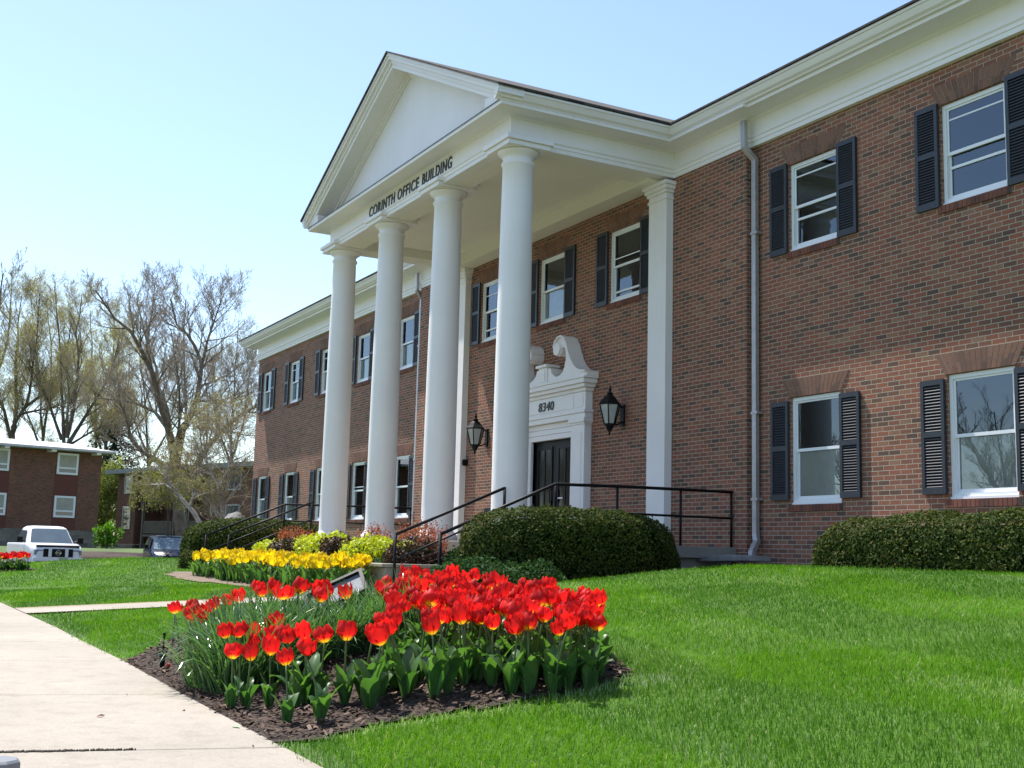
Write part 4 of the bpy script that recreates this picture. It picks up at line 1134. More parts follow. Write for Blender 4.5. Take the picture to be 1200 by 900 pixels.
b = MB(); b.tube([(0,0,-.02),(0,0,.24)], .014, 8); loc_part(b, 'bracket', m_black)
X = ground_hit(178, 789, 0); sx, sy = X[0], max(X[1], -10.44)
b = MB((sx, sy, G(sx, sy))); z0 = G(sx, sy)
b.lathe([(.016,z0-.02),(.017,z0+.085),(.024,z0+.088),(.025,z0+.112),(.014,z0+.116),(.008,z0+.118)], sx, sy, 12)
root = b.build('sprinkler', m_black); tag(root, 'black pop-up lawn sprinkler at the mulch edge by the sidewalk', 'sprinkler')
b = MB((sx, sy, z0)); b.lathe([(.0075,z0+.117),(.0075,z0+.225),(.010,z0+.226),(.010,z0+.247),(.006,z0+.25)], sx, sy, 10); b.build('riser', m_black, root)
b = MB((sx, sy, z0)); b.lathe([(.012,z0+.02),(.015,z0+.035),(.012,z0+.05)], sx+.045, sy+.03, 8); b.build('marker_cap', mat_plain('red_plastic', (.5,.02,.02), .4), root)
X = W(4, 905, 4.3); zt = G(X[0], -10.6)+.012
b = MB(); px_ = X[0]+.03; py_ = X[1]-.03
b.lathe([(.085,zt),(.085,zt+.055),(.072,zt+.065)], px_, py_, 8, False, .35); o = b.build('valve_cover', mat_plain('grey_plastic', (.17,.175,.19), .5, .1, 8), None, bevel=.004, org=(px_, py_, zt)); o.location = (px_, py_, zt)
tag(o, 'grey faceted cover on the sidewalk at the lower left edge of the picture', 'cover')
# small litter on the sidewalk
b = MB(); zz = swz(-6)+.016
def leaflet(name, x, y, L, a, mat, label):
    b = MB((x, y, swz(x)+.014)); z = swz(x)+.016; c, s_ = math.cos(a), math.sin(a)
    pts = [(-L, 0, 0), (-.3*L, .35*L, .006), (.4*L, .3*L, .01), (L, .05*L, .004), (.4*L, -.25*L, .0), (-.3*L, -.3*L, .002)]
    b.add([(x+p*c-q*s_, y+p*s_+q*c, z+r) for p, q, r in pts], [(0,1,5),(1,2,4,5),(2,3,4)])
    tag(b.build(name, mat), label, 'leaf')
m_dry = mat_plain('dry_leaf', (.16,.10,.06), .9, .3, 30); m_green_leaf = mat_plain('fallen_leaf', (.25,.35,.2), .7, .2, 20)
for (a_, c_), nm, mt, lb, L in [((118,840),'dry_leaf',m_dry,'curled brown leaf lying on the middle of the sidewalk',.028), ((276,852),'fallen_leaf',m_green_leaf,'pale green leaf at the mulch edge of the sidewalk',.035), ((297,876),'dry_leaf',m_dry,'small brown leaf near the right edge of the sidewalk',.016), ((149,815),'dry_leaf',m_dry,'tiny brown leaf just above the curled one on the sidewalk',.012), ((215,834),'dry_leaf',m_dry,'tiny brown crumb of leaf between sidewalk middle and mulch',.01)]:
    d = W(a_, c_, 1)-CAM; t = -(swz(-6)+.014)/-d[2] if d[2] else 5; t = (swz(-6)+.014)/d[2]; Xp = CAM+d*t
    leaflet(nm, Xp[0], Xp[1], L, rng.uniform(0, 3), mt, lb)

# ------------------------------------------------------------------ trees
class Tree:
    def __init__(s, seed): s.r = random.Random(seed); s.wood = MB(); s.twig = MB(); s.tips = []
    def limb(s, pts, r0, r1, n=8):
        m = len(pts); out = []
        for i in range(m-1):
            a, c = Vector(pts[i]), Vector(pts[i+1]); L = (c-a).length; k = max(1, int(L/1.2))
            for j in range(k):
                q = a.lerp(c, j/k)
                if 0 < i or j: q = q+Vector((s.r.uniform(-1,1), s.r.uniform(-1,1), s.r.uniform(-.6,.6)))*.09*min(1.5, L)*.6
                out.append(q)
        out.append(Vector(pts[-1])); nn = len(out)
        rad = [r0+(r1-r0)*(i/(nn-1))**.8 for i in range(nn)]
        s.wood.tube(out, rad, n, caps=False); return out, rad
    def sprout(s, pts, rad, count, length, lvl, spread=.9, up=.35, start=.25, shrink=.45, kids=(8, 7, 4)):
        nn = len(pts)
        for i in range(count):
            t = start+(1-start)*(i+s.r.random())/count; f = t*(nn-1); k = min(nn-2, int(f)); fr = f-k
            p = pts[k].lerp(pts[k+1], fr); r = rad[k]+(rad[k+1]-rad[k])*fr
            d = (pts[k+1]-pts[k]).normalized()
            side = Vector((s.r.gauss(0,1), s.r.gauss(0,1), s.r.gauss(0,1))); side = (side-d*side.dot(d)).normalized()
            ang = s.r.gauss(spread, .2)
            v = d*math.cos(ang)+side*math.sin(ang); v = (v+Vector((0,0,up))).normalized()
            s.grow(p, v, length*s.r.uniform(.6, 1.2)*(1.15-.5*t), min(r*.6, s.maxr[lvl]), lvl, up, kids, shrink)
    maxr = [.050, .022, .012, .008]
    minr = .010
    def grow(s, p, v, L, r, lvl, up, kids, shrink):
        ns = 4 if lvl < 2 else 3; pts = [p]; rad = [r]; q = p.copy()
        for j in range(ns):
            v = (v+Vector((s.r.gauss(0,.16), s.r.gauss(0,.16), s.r.gauss(0,.12)+up*.22))).normalized()
            q = q+v*(L/ns); pts.append(q.copy()); rad.append(max(s.minr, r*(1-.75*(j+1)/ns)))
        (s.wood if lvl == 0 else s.twig).tube(pts, rad, 5 if lvl == 0 else 3, caps=False)
        if lvl < 3 and kids[lvl] > 0:
            s.sprout(pts, rad, kids[lvl], L*shrink, lvl+1, .75, up, .2, shrink, kids)
        else: s.tips.append((pts[-1], v)); s.tips.append((pts[-2], v))
    def finish(s, name, label, base, m_wood, m_tw, leaf=None, lsize=.1, per=1, lj=.2, group=None, drop=0.0):
        root = empty(name, tuple(base)); tag(root, label, 'tree', group)
        s.wood.build('trunk', m_wood, root, org=tuple(base))
        if s.twig.v: s.twig.build('twigs', m_tw, root, org=tuple(base))
        if leaf is not None and s.tips:
            P = np.array([(*t[0],) for t in s.tips for _ in range(per)])-np.array(base)
            P = P+npr.normal(0, lj, P.shape)
            if drop: P[:,2] -= npr.random(len(P))*drop
            V, F = leaf_quads(P, np.tile([0, 0, 1.0], (len(P), 1)), lsize, 1.0, .6)
            np_mesh('crown', V, F, leaf, root)
        return root
def L3(depth, *pp):
    "limb points from photo pixels with a depth offset along the view for each"
    return [W(px, py, depth+dd) for px, py, dd in pp]
# great bare tree
D = 66
t = Tree(1); t.minr = .0065
tr, rd = t.limb(L3(D, (214,668,0),(213,640,0),(210,600,0),(207,560,0),(205,535,0)), .36, .30, 10)
limbs = [
 (((206,540,0),(196,500,-.5),(188,470,-1),(180,440,-2),(168,412,-2.5),(152,388,-3),(135,372,-3),(112,340,-3.5)), .30, .05),
 (((203,545,0),(200,510,1),(195,480,2),(188,455,3),(183,430,4),(170,395,5),(160,350,5)), .22, .04),
 (((208,535,0),(214,505,-.5),(225,485,-1),(232,462,-1.5),(235,440,-2),(236,425,-2),(228,405,-2.5),(220,392,-3),(208,380,-3),(200,350,-3)), .26, .05),
 (((236,430,-2),(244,400,-2),(252,372,-1.5),(262,345,-1)), .11, .03),
 (((208,540,0),(216,500,2),(218,470,3),(216,440,4),(214,400,5),(218,350,5.5)), .16, .03),
 (((215,575,-.5),(228,548,-1.5),(248,520,-2.5),(268,498,-3),(285,485,-3.5),(300,476,-4),(325,455,-4)), .25, .06),
 (((200,560,0),(186,540,-1.5),(168,530,-2.5),(152,512,-3),(148,490,-3.5),(140,470,-4)), .20, .05),
 (((198,505,0),(180,482,1),(160,472,1.5),(135,468,2),(112,466,2)), .16, .04),
 (((236,452,-1.5),(252,446,0),(268,440,1),(285,425,2)), .09, .03),
 (((232,470,-1.5),(250,470,-3),(270,472,-4),(285,460,-5)), .10, .03),
 (((180,440,-2),(172,405,-1),(176,370,0),(182,330,1)), .10, .025),
 (((205,520,0),(212,480,-4),(208,430,-6),(200,385,-7)), .12, .03),
]
for pp, r0, r1 in limbs:
    pts, rad = t.limb(L3(D, *pp), r0*.8, r1*.8, 7)
    t.sprout(pts, rad, 18, 2.6, 0, .85, .30, .18, .52, (8, 6, 3))
t.finish('bare_tree', 'great bare spreading tree rising behind the far apartment building, left of the office', W(213,655,D), m_bark, m_twig)
# budding trees on the left
def budding(px0, py0, d, limbs, label, seed, per=1, leaf=m_bud, ls=.040, cnt=19, kids=(9,7,3), ln=3.3, up=.28, base_r=.4):
    t = Tree(seed); t.minr = .0075
    for pp, r0, r1 in limbs:
        pts, rad = t.limb(L3(d, *pp), r0*.72, r1*.72, 7); t.sprout(pts, rad, cnt, ln, 0, .7, up, .15, .5, kids)
    return t.finish('budding_tree', label, W(px0, py0, d), m_barkd, m_twig, leaf, ls, per, .32, 'budding trees behind the left apartment building')
budding(10, 650, 97, [(((8,660,0),(12,560,0),(16,500,0),(30,478,0),(52,462,0),(68,440,0),(80,400,1)), .55, .06), (((16,505,0),(20,470,1),(18,430,1),(22,380,2),(26,345,2)), .28, .04), (((14,520,0),(4,480,-1),(-14,440,-2),(-30,400,-2)), .25, .05), (((30,478,0),(38,440,-2),(42,400,-2),(46,350,-3)), .18, .04), (((24,485,0),(60,478,2),(88,470,3),(110,445,4)), .16, .04)],
        'leaning dark trunked tree in spring bud above the roof, furthest left of the pair', 21)
budding(75, 650, 94, [(((76,660,0),(76,560,0),(74,510,0),(72,470,0),(70,420,0),(66,370,0),(64,335,0)), .40, .04), (((78,512,0),(86,480,-1),(92,440,-1),(90,390,-2),(96,345,-2)), .26, .04), (((80,520,0),(96,495,1),(112,470,1),(128,440,2),(140,400,2)), .24, .04), (((72,515,0),(60,480,1),(48,450,2),(40,410,2)), .2, .04), (((76,512,0),(80,470,3),(78,420,4),(84,360,4)), .2, .04), (((84,520,0),(108,505,2),(130,500,3),(150,485,4)), .14, .04)],
        'multi-stemmed tree in spring bud above the white roof of the apartment building', 22)
t = Tree(23); t.minr = .011
for pp, r0, r1 in [(((-6,660,0),(-5,520,0),(-4,430,0),(-2,370,0),(4,320,0)), .4, .05), (((-5,470,0),(-20,420,0),(-26,370,0)), .2, .04), (((-4,440,0),(8,400,1),(12,360,1),(14,318,1)), .15, .03)]:
    pts, rad = t.limb(L3(110, *pp), r0, r1, 6); t.sprout(pts, rad, 14, 2.8, 0, .7, .5, .2, .5, (6,5,3))
t.finish('bare_tree', 'tall dark bare tree cut by the left edge of the picture', W(-6,650,110), m_barkd, m_twig)
# brownish thicket of leafing trees filling behind
budding(128, 650, 112, [(((128,660,0),(126,560,0),(124,500,0),(120,440,0),(118,400,0)), .3, .04), (((126,540,0),(140,500,0),(150,460,1),(152,410,1)), .2, .03), (((126,545,0),(112,510,0),(104,470,0),(100,430,0)), .2, .03)],
        'thin tree in spring bud between the two apartment buildings, far back', 24, 3, cnt=12)
budding(175, 650, 120, [(((175,660,0),(175,560,0),(172,490,0),(166,430,0),(160,370,0)), .35, .04), (((175,540,0),(160,500,0),(146,460,1),(138,420,1)), .2, .03), (((175,545,0),(194,510,0),(206,470,0),(214,420,0)), .2, .03)],
        'thin tree in spring bud hidden behind the great bare tree', 25, 2, cnt=12)
budding(270, 650, 120, [(((270,660,0),(270,560,0),(272,490,0),(276,430,0),(280,375,0)), .35, .04), (((271,540,0),(284,500,0),(290,460,1),(296,410,1)), .2, .03), (((271,545,0),(258,510,0),(250,470,0),(246,420,0)), .2, .03)],
        'thin bare-looking tree in the gap left of the office corner', 26, 1, cnt=12)
budding(50, 650, 108, [(((50,660,0),(50,520,0),(46,450,0),(40,390,0),(36,345,0)), .3, .04), (((50,520,0),(58,460,0),(60,400,0),(54,350,0)), .2, .03), (((50,530,0),(30,480,0),(14,430,0)), .18, .03)],
        'budding tree in the second row between the two dark trunks over the white roof', 27, 2, cnt=14)
budding(112, 650, 106, [(((112,660,0),(112,540,0),(112,480,0),(108,420,0),(106,365,0)), .3, .04), (((112,520,0),(126,470,0),(132,420,0),(134,370,0)), .2, .03)],
        'budding tree in the second row above the right end of the white roof', 28, 2, cnt=14)
# evergreen
t = Tree(31); base = W(122, 655, 104)
tp = W(124, 478, 104); t.limb([base, (Vector(base)+Vector(tp))/2, tp], .3, .05, 6)
root = empty('evergreen_tree', tuple(base)); tag(root, 'dark evergreen tree seen just past the end of the left apartment roof', 'tree')
t.wood.build('trunk', m_barkd, root, org=tuple(base))
P = []; Hh = tp[2]-base[2]; rr = random.Random(4)
for i in range(70):
    f = .52+.48*i/70; a = rr.uniform(0, 6.28); Lb = (1-f)*4.6+.9; z = Hh*f; L_ = Lb*rr.uniform(.6, 1.1)
    for k in range(70):
        q = rr.random()**.6; P.append((L_*q*math.cos(a)+rr.gauss(0,.25), L_*q*math.sin(a)+rr.gauss(0,.25), z-.9*q*q+.5*q+rr.gauss(0,.16)))
P = np.array(P); V, F = leaf_quads(P, np.tile([0,0,1.], (len(P),1)), .16, .7, .4); np_mesh('crown', V, F, m_ever, root)
def fluffy(name, label, px, py, d, w, h, mat, n, ls, seed, cat='bush', group=None, trunk=True):
    base = W(px, py, d); root = empty(name, tuple(base)); tag(root, label, cat, group); rr = np.random.default_rng(seed)
    P = []
    for k in range(26):
        c = np.array([rr.normal(0, w*.3), rr.normal(0, w*.3), h*rr.uniform(.25, .92)]); s_ = w*.16
        P.append(c+rr.normal(0, s_, (n//26, 3)))
    P = np.concatenate(P); P = P[P[:,2] > .02]
    V, F = leaf_quads(P, np.tile([0,0,1.], (len(P),1)), ls, 1.0, .6); np_mesh('foliage', V, F, mat, root)
    b = MB()
    for k in range(9):
        a = rr.uniform(0, 6.28); b.tube([(0,0,-.1),(w*.12*math.cos(a),w*.12*math.sin(a),h*.4),(w*.35*math.cos(a),w*.35*math.sin(a),h*rr.uniform(.7,.95))], [.05,.035,.01], 5)
    b.build('stem', m_bark, root)
fluffy('leafy_bush', 'bright green leafy bush at the corner of the far apartment building', 124, 648, 74, .85, 2.0, m_shrubgreen, 1500, .09, 5)
fluffy('brush_thicket', 'tall pale yellow-green thicket filling the gap between the apartment buildings', 121, 652, 98, 2.4, 8.2, m_brush, 7000, .13, 6)
fluffy('brush_thicket', 'pale green thicket further back, left of the far apartment roof end', 112, 652, 116, 4.5, 7.5, m_brush, 7000, .18, 7)
# birches and the weeping small tree
D = 46
t = Tree(41); t.minr = .006; t.maxr = [.035, .016, .009, .006]
for pp, r0, r1 in [(((246,640,0),(238,618,0),(226,600,0),(214,586,0),(204,574,0),(196,562,0),(193,548,0)), .12, .035), (((222,594,0),(226,584,0),(230,574,0)), .055, .02), (((196,562,0),(188,550,.5),(178,545,1)), .035, .012), (((204,574,0),(190,566,1),(170,568,1.5)), .035, .01)]:
    pts, rad = t.limb(L3(D, *pp), r0, r1, 8); t.sprout(pts, rad, 8, 1.1, 0, .8, .1, .45, .5, (5,4,2))
t.finish('birch_tree', 'white-barked birch leaning to the left above the clipped hedge', W(246,640,D), m_birch, m_twig, m_weep, .03, 1, .05)
t = Tree(42); t.minr = .006; t.maxr = [.035, .016, .009, .006]
for pp, r0, r1 in [(((263,640,0),(262,612,0),(260,590,0),(257,572,0)), .10, .075), (((257,572,0),(262,560,0),(270,545,0),(271,525,0),(268,505,0),(272,480,0)), .06, .012), (((257,574,0),(248,556,.4),(242,540,.6),(238,520,1),(236,495,1)), .05, .012), (((258,575,0),(250,568,1),(240,560,2),(225,545,2.5)), .03, .01), (((270,548,0),(262,530,1),(256,505,1.5)), .03, .01)]:
    pts, rad = t.limb(L3(D+1.5, *pp), r0, r1, 8); t.sprout(pts, rad, 16, 2.1, 0, .8, .05, .2, .5, (7,5,2))
t.finish('birch_tree', 'upright pale birch forking beside the office corner', W(263,640,D+1.5), m_birch, m_twig, m_bud, .025, 1, .05)
t = Tree(43); t.minr = .006; t.maxr = [.03, .016, .009, .006]
for pp, r0, r1 in [(((250,640,0),(247,612,0),(243,595,0),(238,585,0)), .07, .05), (((238,585,0),(228,565,0),(216,550,0),(200,545,0)), .04, .012), (((240,588,0),(246,565,.5),(240,535,1)), .035, .012)]:
    pts, rad = t.limb(L3(D+3, *pp), r0, r1, 7); t.sprout(pts, rad, 9, 1.3, 0, .7, .2, .3, .5, (5,4,2))
t.finish('birch_tree', 'thin grey birch between the leaning and the upright birch', W(250,640,D+3), m_bark, m_twig, m_weep, .03, 1, .06)
# weeping tree
D = 56; base = W(196, 645, D); t = Tree(51); t.minr = .008; t.maxr = [.05, .025, .012, .008]
for pp, r0, r1 in [(((197,650,0),(197,615,0),(198,575,0),(196,560,0)), .06, .05), (((196,562,0),(184,548,0),(170,545,0),(160,556,0)), .05, .015), (((197,562,0),(206,545,0),(222,545,0),(232,560,0)), .05, .015), (((196,562,0),(192,545,1),(186,536,2),(176,540,3)), .04, .015), (((197,562,0),(202,540,-1),(212,536,-2),(220,545,-3)), .04, .015)]:
    t.limb(L3(D, *pp), r0, r1, 6)
root = t.finish('weeping_tree', 'small weeping tree with hanging yellow-green shoots before the balconies', base, m_barkd, m_twig)
P = []; b = MB(); rr = random.Random(6)
for i in range(240):
    px = rr.gauss(0, 1); x = 193+px*19; top = 548+abs(px)*7+rr.uniform(-8, 8); ln = rr.uniform(18, 52)*(1.0-.15*abs(px))
    if x > 236 or x < 153: continue
    dd = rr.gauss(0, 1.0); p0 = W(x, top, D+dd); p1 = W(x+rr.uniform(-3, 3), top+ln, D+dd)
    b.tube([p0, p1], [.012, .006], 3, caps=False)
    for k in range(int(ln*.75)):
        f = rr.random(); P.append(p0+(p1-p0)*f+np.array([rr.gauss(0,.06), rr.gauss(0,.06), 0]))
P = np.array(P)-np.array(base); b.build('twigs', m_twig, root, org=tuple(base))
V, F = leaf_quads(P, np.tile([0,0,1.], (len(P),1)), .055, 1.0, .5); np_mesh('crown', V, F, m_weep, root)
# pale boulder by the hedge
r = np.random.default_rng(3); base = (-35.5, -1.6, -.3)
P_, N_ = blob_pts(900, (1.0, .5, .95), .8, .9, -.9, .12, 77)
bmx = bmesh.new()
bmesh.ops.create_icosphere(bmx, subdivisions=3, radius=1)
for v in bmx.verts:
    n_ = math.sin(v.co.x*5)*math.sin(v.co.y*4+1)*math.sin(v.co.z*6+2)
    v.co = Vector((v.co.x*.55, v.co.y*.45, v.co.z*.6))*(1+.12*n_)
me = bpy.data.meshes.new('boulder'); bmx.to_mesh(me); bmx.free(); me.materials.append(mat_plain('pale_rock', (.20,.19,.18), .9, .25, 3, bump=.5))
q_ = W(275, 612, 37.5)
o = bpy.data.objects.new('boulder', me); col.objects.link(o); o.location = (q_[0], q_[1], q_[2]-.30); tag(o, 'pale grey boulder peeping over the far clipped hedge', 'boulder')

# trees across the street, seen mirrored in the window panes
def street_tree(x, y, h, seed, label):
    t = Tree(seed); t.minr = .009; base = Vector((x, y, -1.6)); rr = random.Random(seed)
    top = base+Vector((rr.uniform(-.5,.5), rr.uniform(-.5,.5), h*.4)); t.limb([base, (base+top)/2, top], .28, .2, 7)
    for k in range(6):
        a = k*1.05+rr.uniform(-.3,.3); e = top+Vector((math.cos(a)*h*.3, math.sin(a)*h*.3, h*rr.uniform(.4,.6))); m_ = top.lerp(e, .5)+Vector((0,0,.4))
        pts, rad = t.limb([top, m_, e], .13, .03, 5); t.sprout(pts, rad, 16, h*.2, 0, .8, .4, .1, .5, (7,5,0))
    t.finish('bare_tree', label, base, m_barkd, m_twig, None, group='bare trees across the street')
for i, (x, y, h) in enumerate([(-112,-58,13),(-104,-66,14),(-97,-70,12.5),(-92,-78,14),(-86,-80,13),(-79,-86,14.5),(-72,-88,12.5),(-66,-95,14),(-58,-97,13),(-120,-54,14)]):
    street_tree((x+10.5)*.62-10.5, y*.62, h*.86, 60+i, 'bare tree across the street, seen only mirrored in the window panes')

# ------------------------------------------------------------------ apartment buildings
def frame_at(p0, p1):
    d = Vector((p1[0]-p0[0], p1[1]-p0[1])); L = d.length; a = math.atan2(d.y, d.x); return L, a
m_conc3 = mat_plain('pale_roof', (.52,.49,.46), .8, .18, 2.5)
m_panel = mat_plain('red_panel', (.14,.045,.032), .8, .08, 4)
m_base = mat_brick('rubble_stone', .55, .24, 1.0, mort=(.16,.14,.12))
for k_ in m_base.node_tree.nodes:
    if k_.type == 'VALTORGB' and len(k_.color_ramp.elements) == 6:
        for e, c in zip(k_.color_ramp.elements, [(.10,.09,.075),(.14,.125,.10),(.2,.18,.15),(.17,.15,.125),(.24,.215,.18),(.13,.12,.11)]): e.color = (*c, 1)
m_fabric = mat_plain('curtain', (.40,.38,.33), .9, .12, 2)
m_wood = mat_plain('balcony_wood', (.17,.14,.105), .8, .2, 3)
m_farglass = mat_plain('far_glass', (.10,.11,.12), .08, .2, 1, spec=.8)
# left one: local x along the face (0 at right corner, negative to the left), y depth, z up
pr = W(112, 640, 79); pl = W(0, 640, 75)
L, ang = frame_at(pl, pr)
zb = -.95
root = empty('apartment_building', (pr[0], pr[1], zb), ang)
tag(root, 'two storey brick apartment building with white flat roof behind the pickup truck', 'building')
def lp(b, name, mat, parent=None, uv=False, bevel=0): return b.build(name, mat, parent or root, uv, bevel, org=(0,0,0))
k79 = 79/FPX
Z = lambda py: float(W(112, py, 79)[2])-zb
zt = Z(531); b = MB(); b.box(-26, 0, 0, 12, 1.75, zt); lp(b, 'wall', m_brick2, uv=True)
b = MB(); b.box(-26.02, .03, -.06, 12, -1.5, 1.748); lp(b, 'stone_base', m_base, uv=True)
b = MB(); b.add([(-26.5,-1.1,zt+.02),(.5,-1.1,zt+.02),(.5,13,zt+.02),(-26.5,13,zt+.02),(-26.5,-1.05,zt+.16),(.5,-1.05,zt+.16),(.1,7,zt+1.12),(-26.5,7,zt+1.12)], [(0,3,2,1),(4,5,6,7),(0,1,5,4),(1,2,6,5),(2,3,7,6),(3,0,4,7)])
rf = lp(b, 'roof', m_conc3)
b = MB()
for i in range(9): b.box(-.75-2.95*i, -.45-2.95*i, -.95, -.0, zt-.14, zt+.015)
lp(b, 'rafter', m_white, rf)
b = MB(); b.tube([(-15.5,3,zt+.5),(-15.5,3,zt+1.4)], .06, 6); lp(b, 'vent_pipe', m_spout, rf)
for x0, x1 in ((-2.98,-1.6),(-7.4,-6.02),(-11.8,-10.44)):
    b = MB(); b.box(x0-.1, x1+.1, -.012, .05, 1.76, zt-.9); lp(b, 'panel', m_panel)
    for za, zc in ((Z(558), Z(533)+0), (Z(608), Z(583))):
        b = MB(); frame_rect(b, x0, x1, za, zc, .13, -.10, .05); b.box(x0+.13, x1-.13, -.09, .03, za+(zc-za)*.30-.05, za+(zc-za)*.30+.05); w_ = lp(b, 'window', m_vinyl)
        b = MB(); b.box(x0+.13, x1-.13, -.06, -.02, za+.13, za+(zc-za)*.30-.05); lp(b, 'pane', m_farglass, w_)
        b = MB(); b.box(x0+.13, x1-.13, -.06, -.02, za+(zc-za)*.30+.05, zc-.13); lp(b, 'curtain', m_fabric, w_)
# far one with balconies
pl = W(133, 640, 96); pr = W(300, 640, 82); L, ang = frame_at(pl, pr)
zb = -1.2
root = empty('apartment_building', (pl[0], pl[1], zb), ang)
tag(root, 'dark brick apartment building with wooden balconies partly hidden by the birches', 'building')
Z2 = lambda py: float(W(133, py, 96)[2])-zb
zt = Z2(556)
b = MB(); b.box(0, 3.1, 0, 14, 1.2, zt); b.box(3.1, 14.5, 2.2, 14, 1.2, zt); b.box(14.5, L+8, 0, 14, 1.2, zt); lp(b, 'wall', m_brick2, uv=True)
b = MB(); b.box(-.03, 3.13, -.05, 14, -1.5, 1.198); b.box(3.15, 14.45, 2.15, 14, -1.5, 1.198); b.box(14.47, L+8, -.05, 14, -1.5, 1.198); lp(b, 'stone_base', m_base, uv=True)
b = MB(); b.box(-.35, L+8.5, -1.0, 15, zt+.02, zt+.35); lp(b, 'roof', mat_plain('grey_fascia', (.30,.30,.29), .8, .1, 2))
for x0, x1, zA in ((4.2, 8.6, 2.0), (9.2, 14.0, 2.0), (4.2, 8.6, 4.75), (9.2, 14.0, 4.75)):
    b = MB(); b.box(x0, x1, .1, 2.2, zA-.18, zA); bl = lp(b, 'balcony', m_wood)
    b = MB(); b.box(x0, x1, .1, .16, zA+.95, zA+1.03); b.box(x0, x1, .1, .16, zA+.08, zA+.15)
    n_ = 26
    for i in range(n_): xx = x0+(x1-x0)*i/n_; b.box(xx, xx+(x1-x0)/n_*.72, .115, .145, zA+.15, zA+.95)
    lp(b, 'railing', m_wood, bl)
for x0 in (4.1, 8.8, 14.1):
    b = MB(); b.box(x0, x0+.2, .05, .25, -1, zt); lp(b, 'balcony_post', m_wood)
for x0, x1, za, zc in ((1.2,2.5,2.4,4.2),(1.2,2.5,5.2,6.9),(16.2,18.0,2.4,4.2),(20.5,22.3,2.4,4.2),(16.2,18.0,5.2,6.9),(20.5,22.3,5.2,6.9)):
    b = MB(); frame_rect(b, x0, x1, za, zc, .1, -.07, .05); w_ = lp(b, 'window', m_spout); b = MB(); b.box(x0+.1, x1-.1, -.04, -.0, za+.1, zc-.1); lp(b, 'pane', m_farglass, w_)
for x0, x1, za, zc in ((5.2,7.6,2.05,4.2),(10.4,12.8,2.05,4.2),(5.2,7.6,4.8,6.9),(10.4,12.8,4.8,6.9)):
    b = MB(); frame_rect(b, x0, x1, za, zc, .1, 2.12, 2.25); w_ = lp(b, 'balcony_door', m_spout); b = MB(); b.box(x0+.1, x1-.1, 2.15, 2.19, za+.1, zc-.1); lp(b, 'pane', m_farglass, w_)
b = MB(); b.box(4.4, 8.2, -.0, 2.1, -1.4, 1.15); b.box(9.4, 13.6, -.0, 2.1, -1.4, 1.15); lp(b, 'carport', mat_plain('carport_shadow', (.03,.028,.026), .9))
# mulch island beyond the lot
b = MB(); base = W(110, 650, 62)
b.lathe([(5.0, -.9), (4.2, -.62), (2.0, -.45), (.2, -.42)], base[0]-2, base[1]+1, 28); tag(b.build('mulch_island', m_mulch), kind='structure')

# ------------------------------------------------------------------ vehicles
def loft(b, prof, wfun):
    "closed side profile (x,z) given a half width per point"
    n = len(prof); vs = [(x, -wfun(x, z), z) for x, z in prof]+[(x, wfun(x, z), z) for x, z in prof]
    b.add(vs, [tuple(range(n)), tuple(range(2*n-1, n-1, -1))]+[(i, i+n, (i+1) % n+n, (i+1) % n) for i in range(n)])
def wheel(root, x, y, r, s_):
    b = MB(); b.tube([(x, y-.11*s_, r), (x, y+.11*s_, r)], r, 24); w_ = b.build('wheel', m_tyre, root, False, .02, org=(0,0,0))
    b = MB(); b.tube([(x, y+.09*s_, r), (x, y+.118*s_, r)], r*.62, 16); b.build('rim', m_spout, w_, org=(0,0,0))
def vpart(b, root, name, mat, parent=None, bevel=0): return b.build(name, mat, parent or root, False, bevel, org=(0,0,0))
def shell(b, st, m=9):
    "rounded body: stations (x, half width, z bottom, z top, corner radius)"
    vs = []; k = 0
    for x, w, zb, zt, r in st:
        ring = [(-w*.94, zb), (-w, zb+.18), (-w*1.0, zt-r*1.4)]
        for i in range(m):
            a = math.pi*(1-i/(m-1)); ca, sa = math.cos(a), math.sin(a)
            ring.append((math.copysign(w-r, ca)*(1 if abs(ca) > .05 else 0)+r*ca, zt-r+r*sa+.025*sa))
        ring += [(w, zt-r*1.4), (w, zb+.18), (w*.94, zb)]
        k = len(ring); vs += [(x, y, z) for y, z in ring]
    n = len(st)
    b.add(vs, [(i*k+j, (i+1)*k+j, (i+1)*k+(j+1) % k, i*k+(j+1) % k) for i in range(n-1) for j in range(k)], True)
    o = len(b.v)-len(vs); b.f.append(tuple(o+j for j in range(k-1, -1, -1))); b.f.append(tuple(o+(n-1)*k+j for j in range(k))); b.sm += [False, False]
def cabin(b, lv, m=32, e=.28):
    "rings at heights (z, x rear, x front, half width) with rounded corners"
    vs = []
    for z, x0, x1, w in lv:
        for i in range(m):
            a = 2*math.pi*i/m; ca, sa = math.cos(a), math.sin(a)
            vs.append(((x0+x1)/2+(x1-x0)/2*math.copysign(abs(ca)**e, ca), w*math.copysign(abs(sa)**e, sa), z))
    n = len(lv)
    b.add(vs, [(i*m+j, i*m+(j+1) % m, (i+1)*m+(j+1) % m, (i+1)*m+j) for i in range(n-1) for j in range(m)], True)
    o = len(b.v)-len(vs); b.f.append(tuple(o+(n-1)*m+j for j in range(m))); b.sm.append(False)
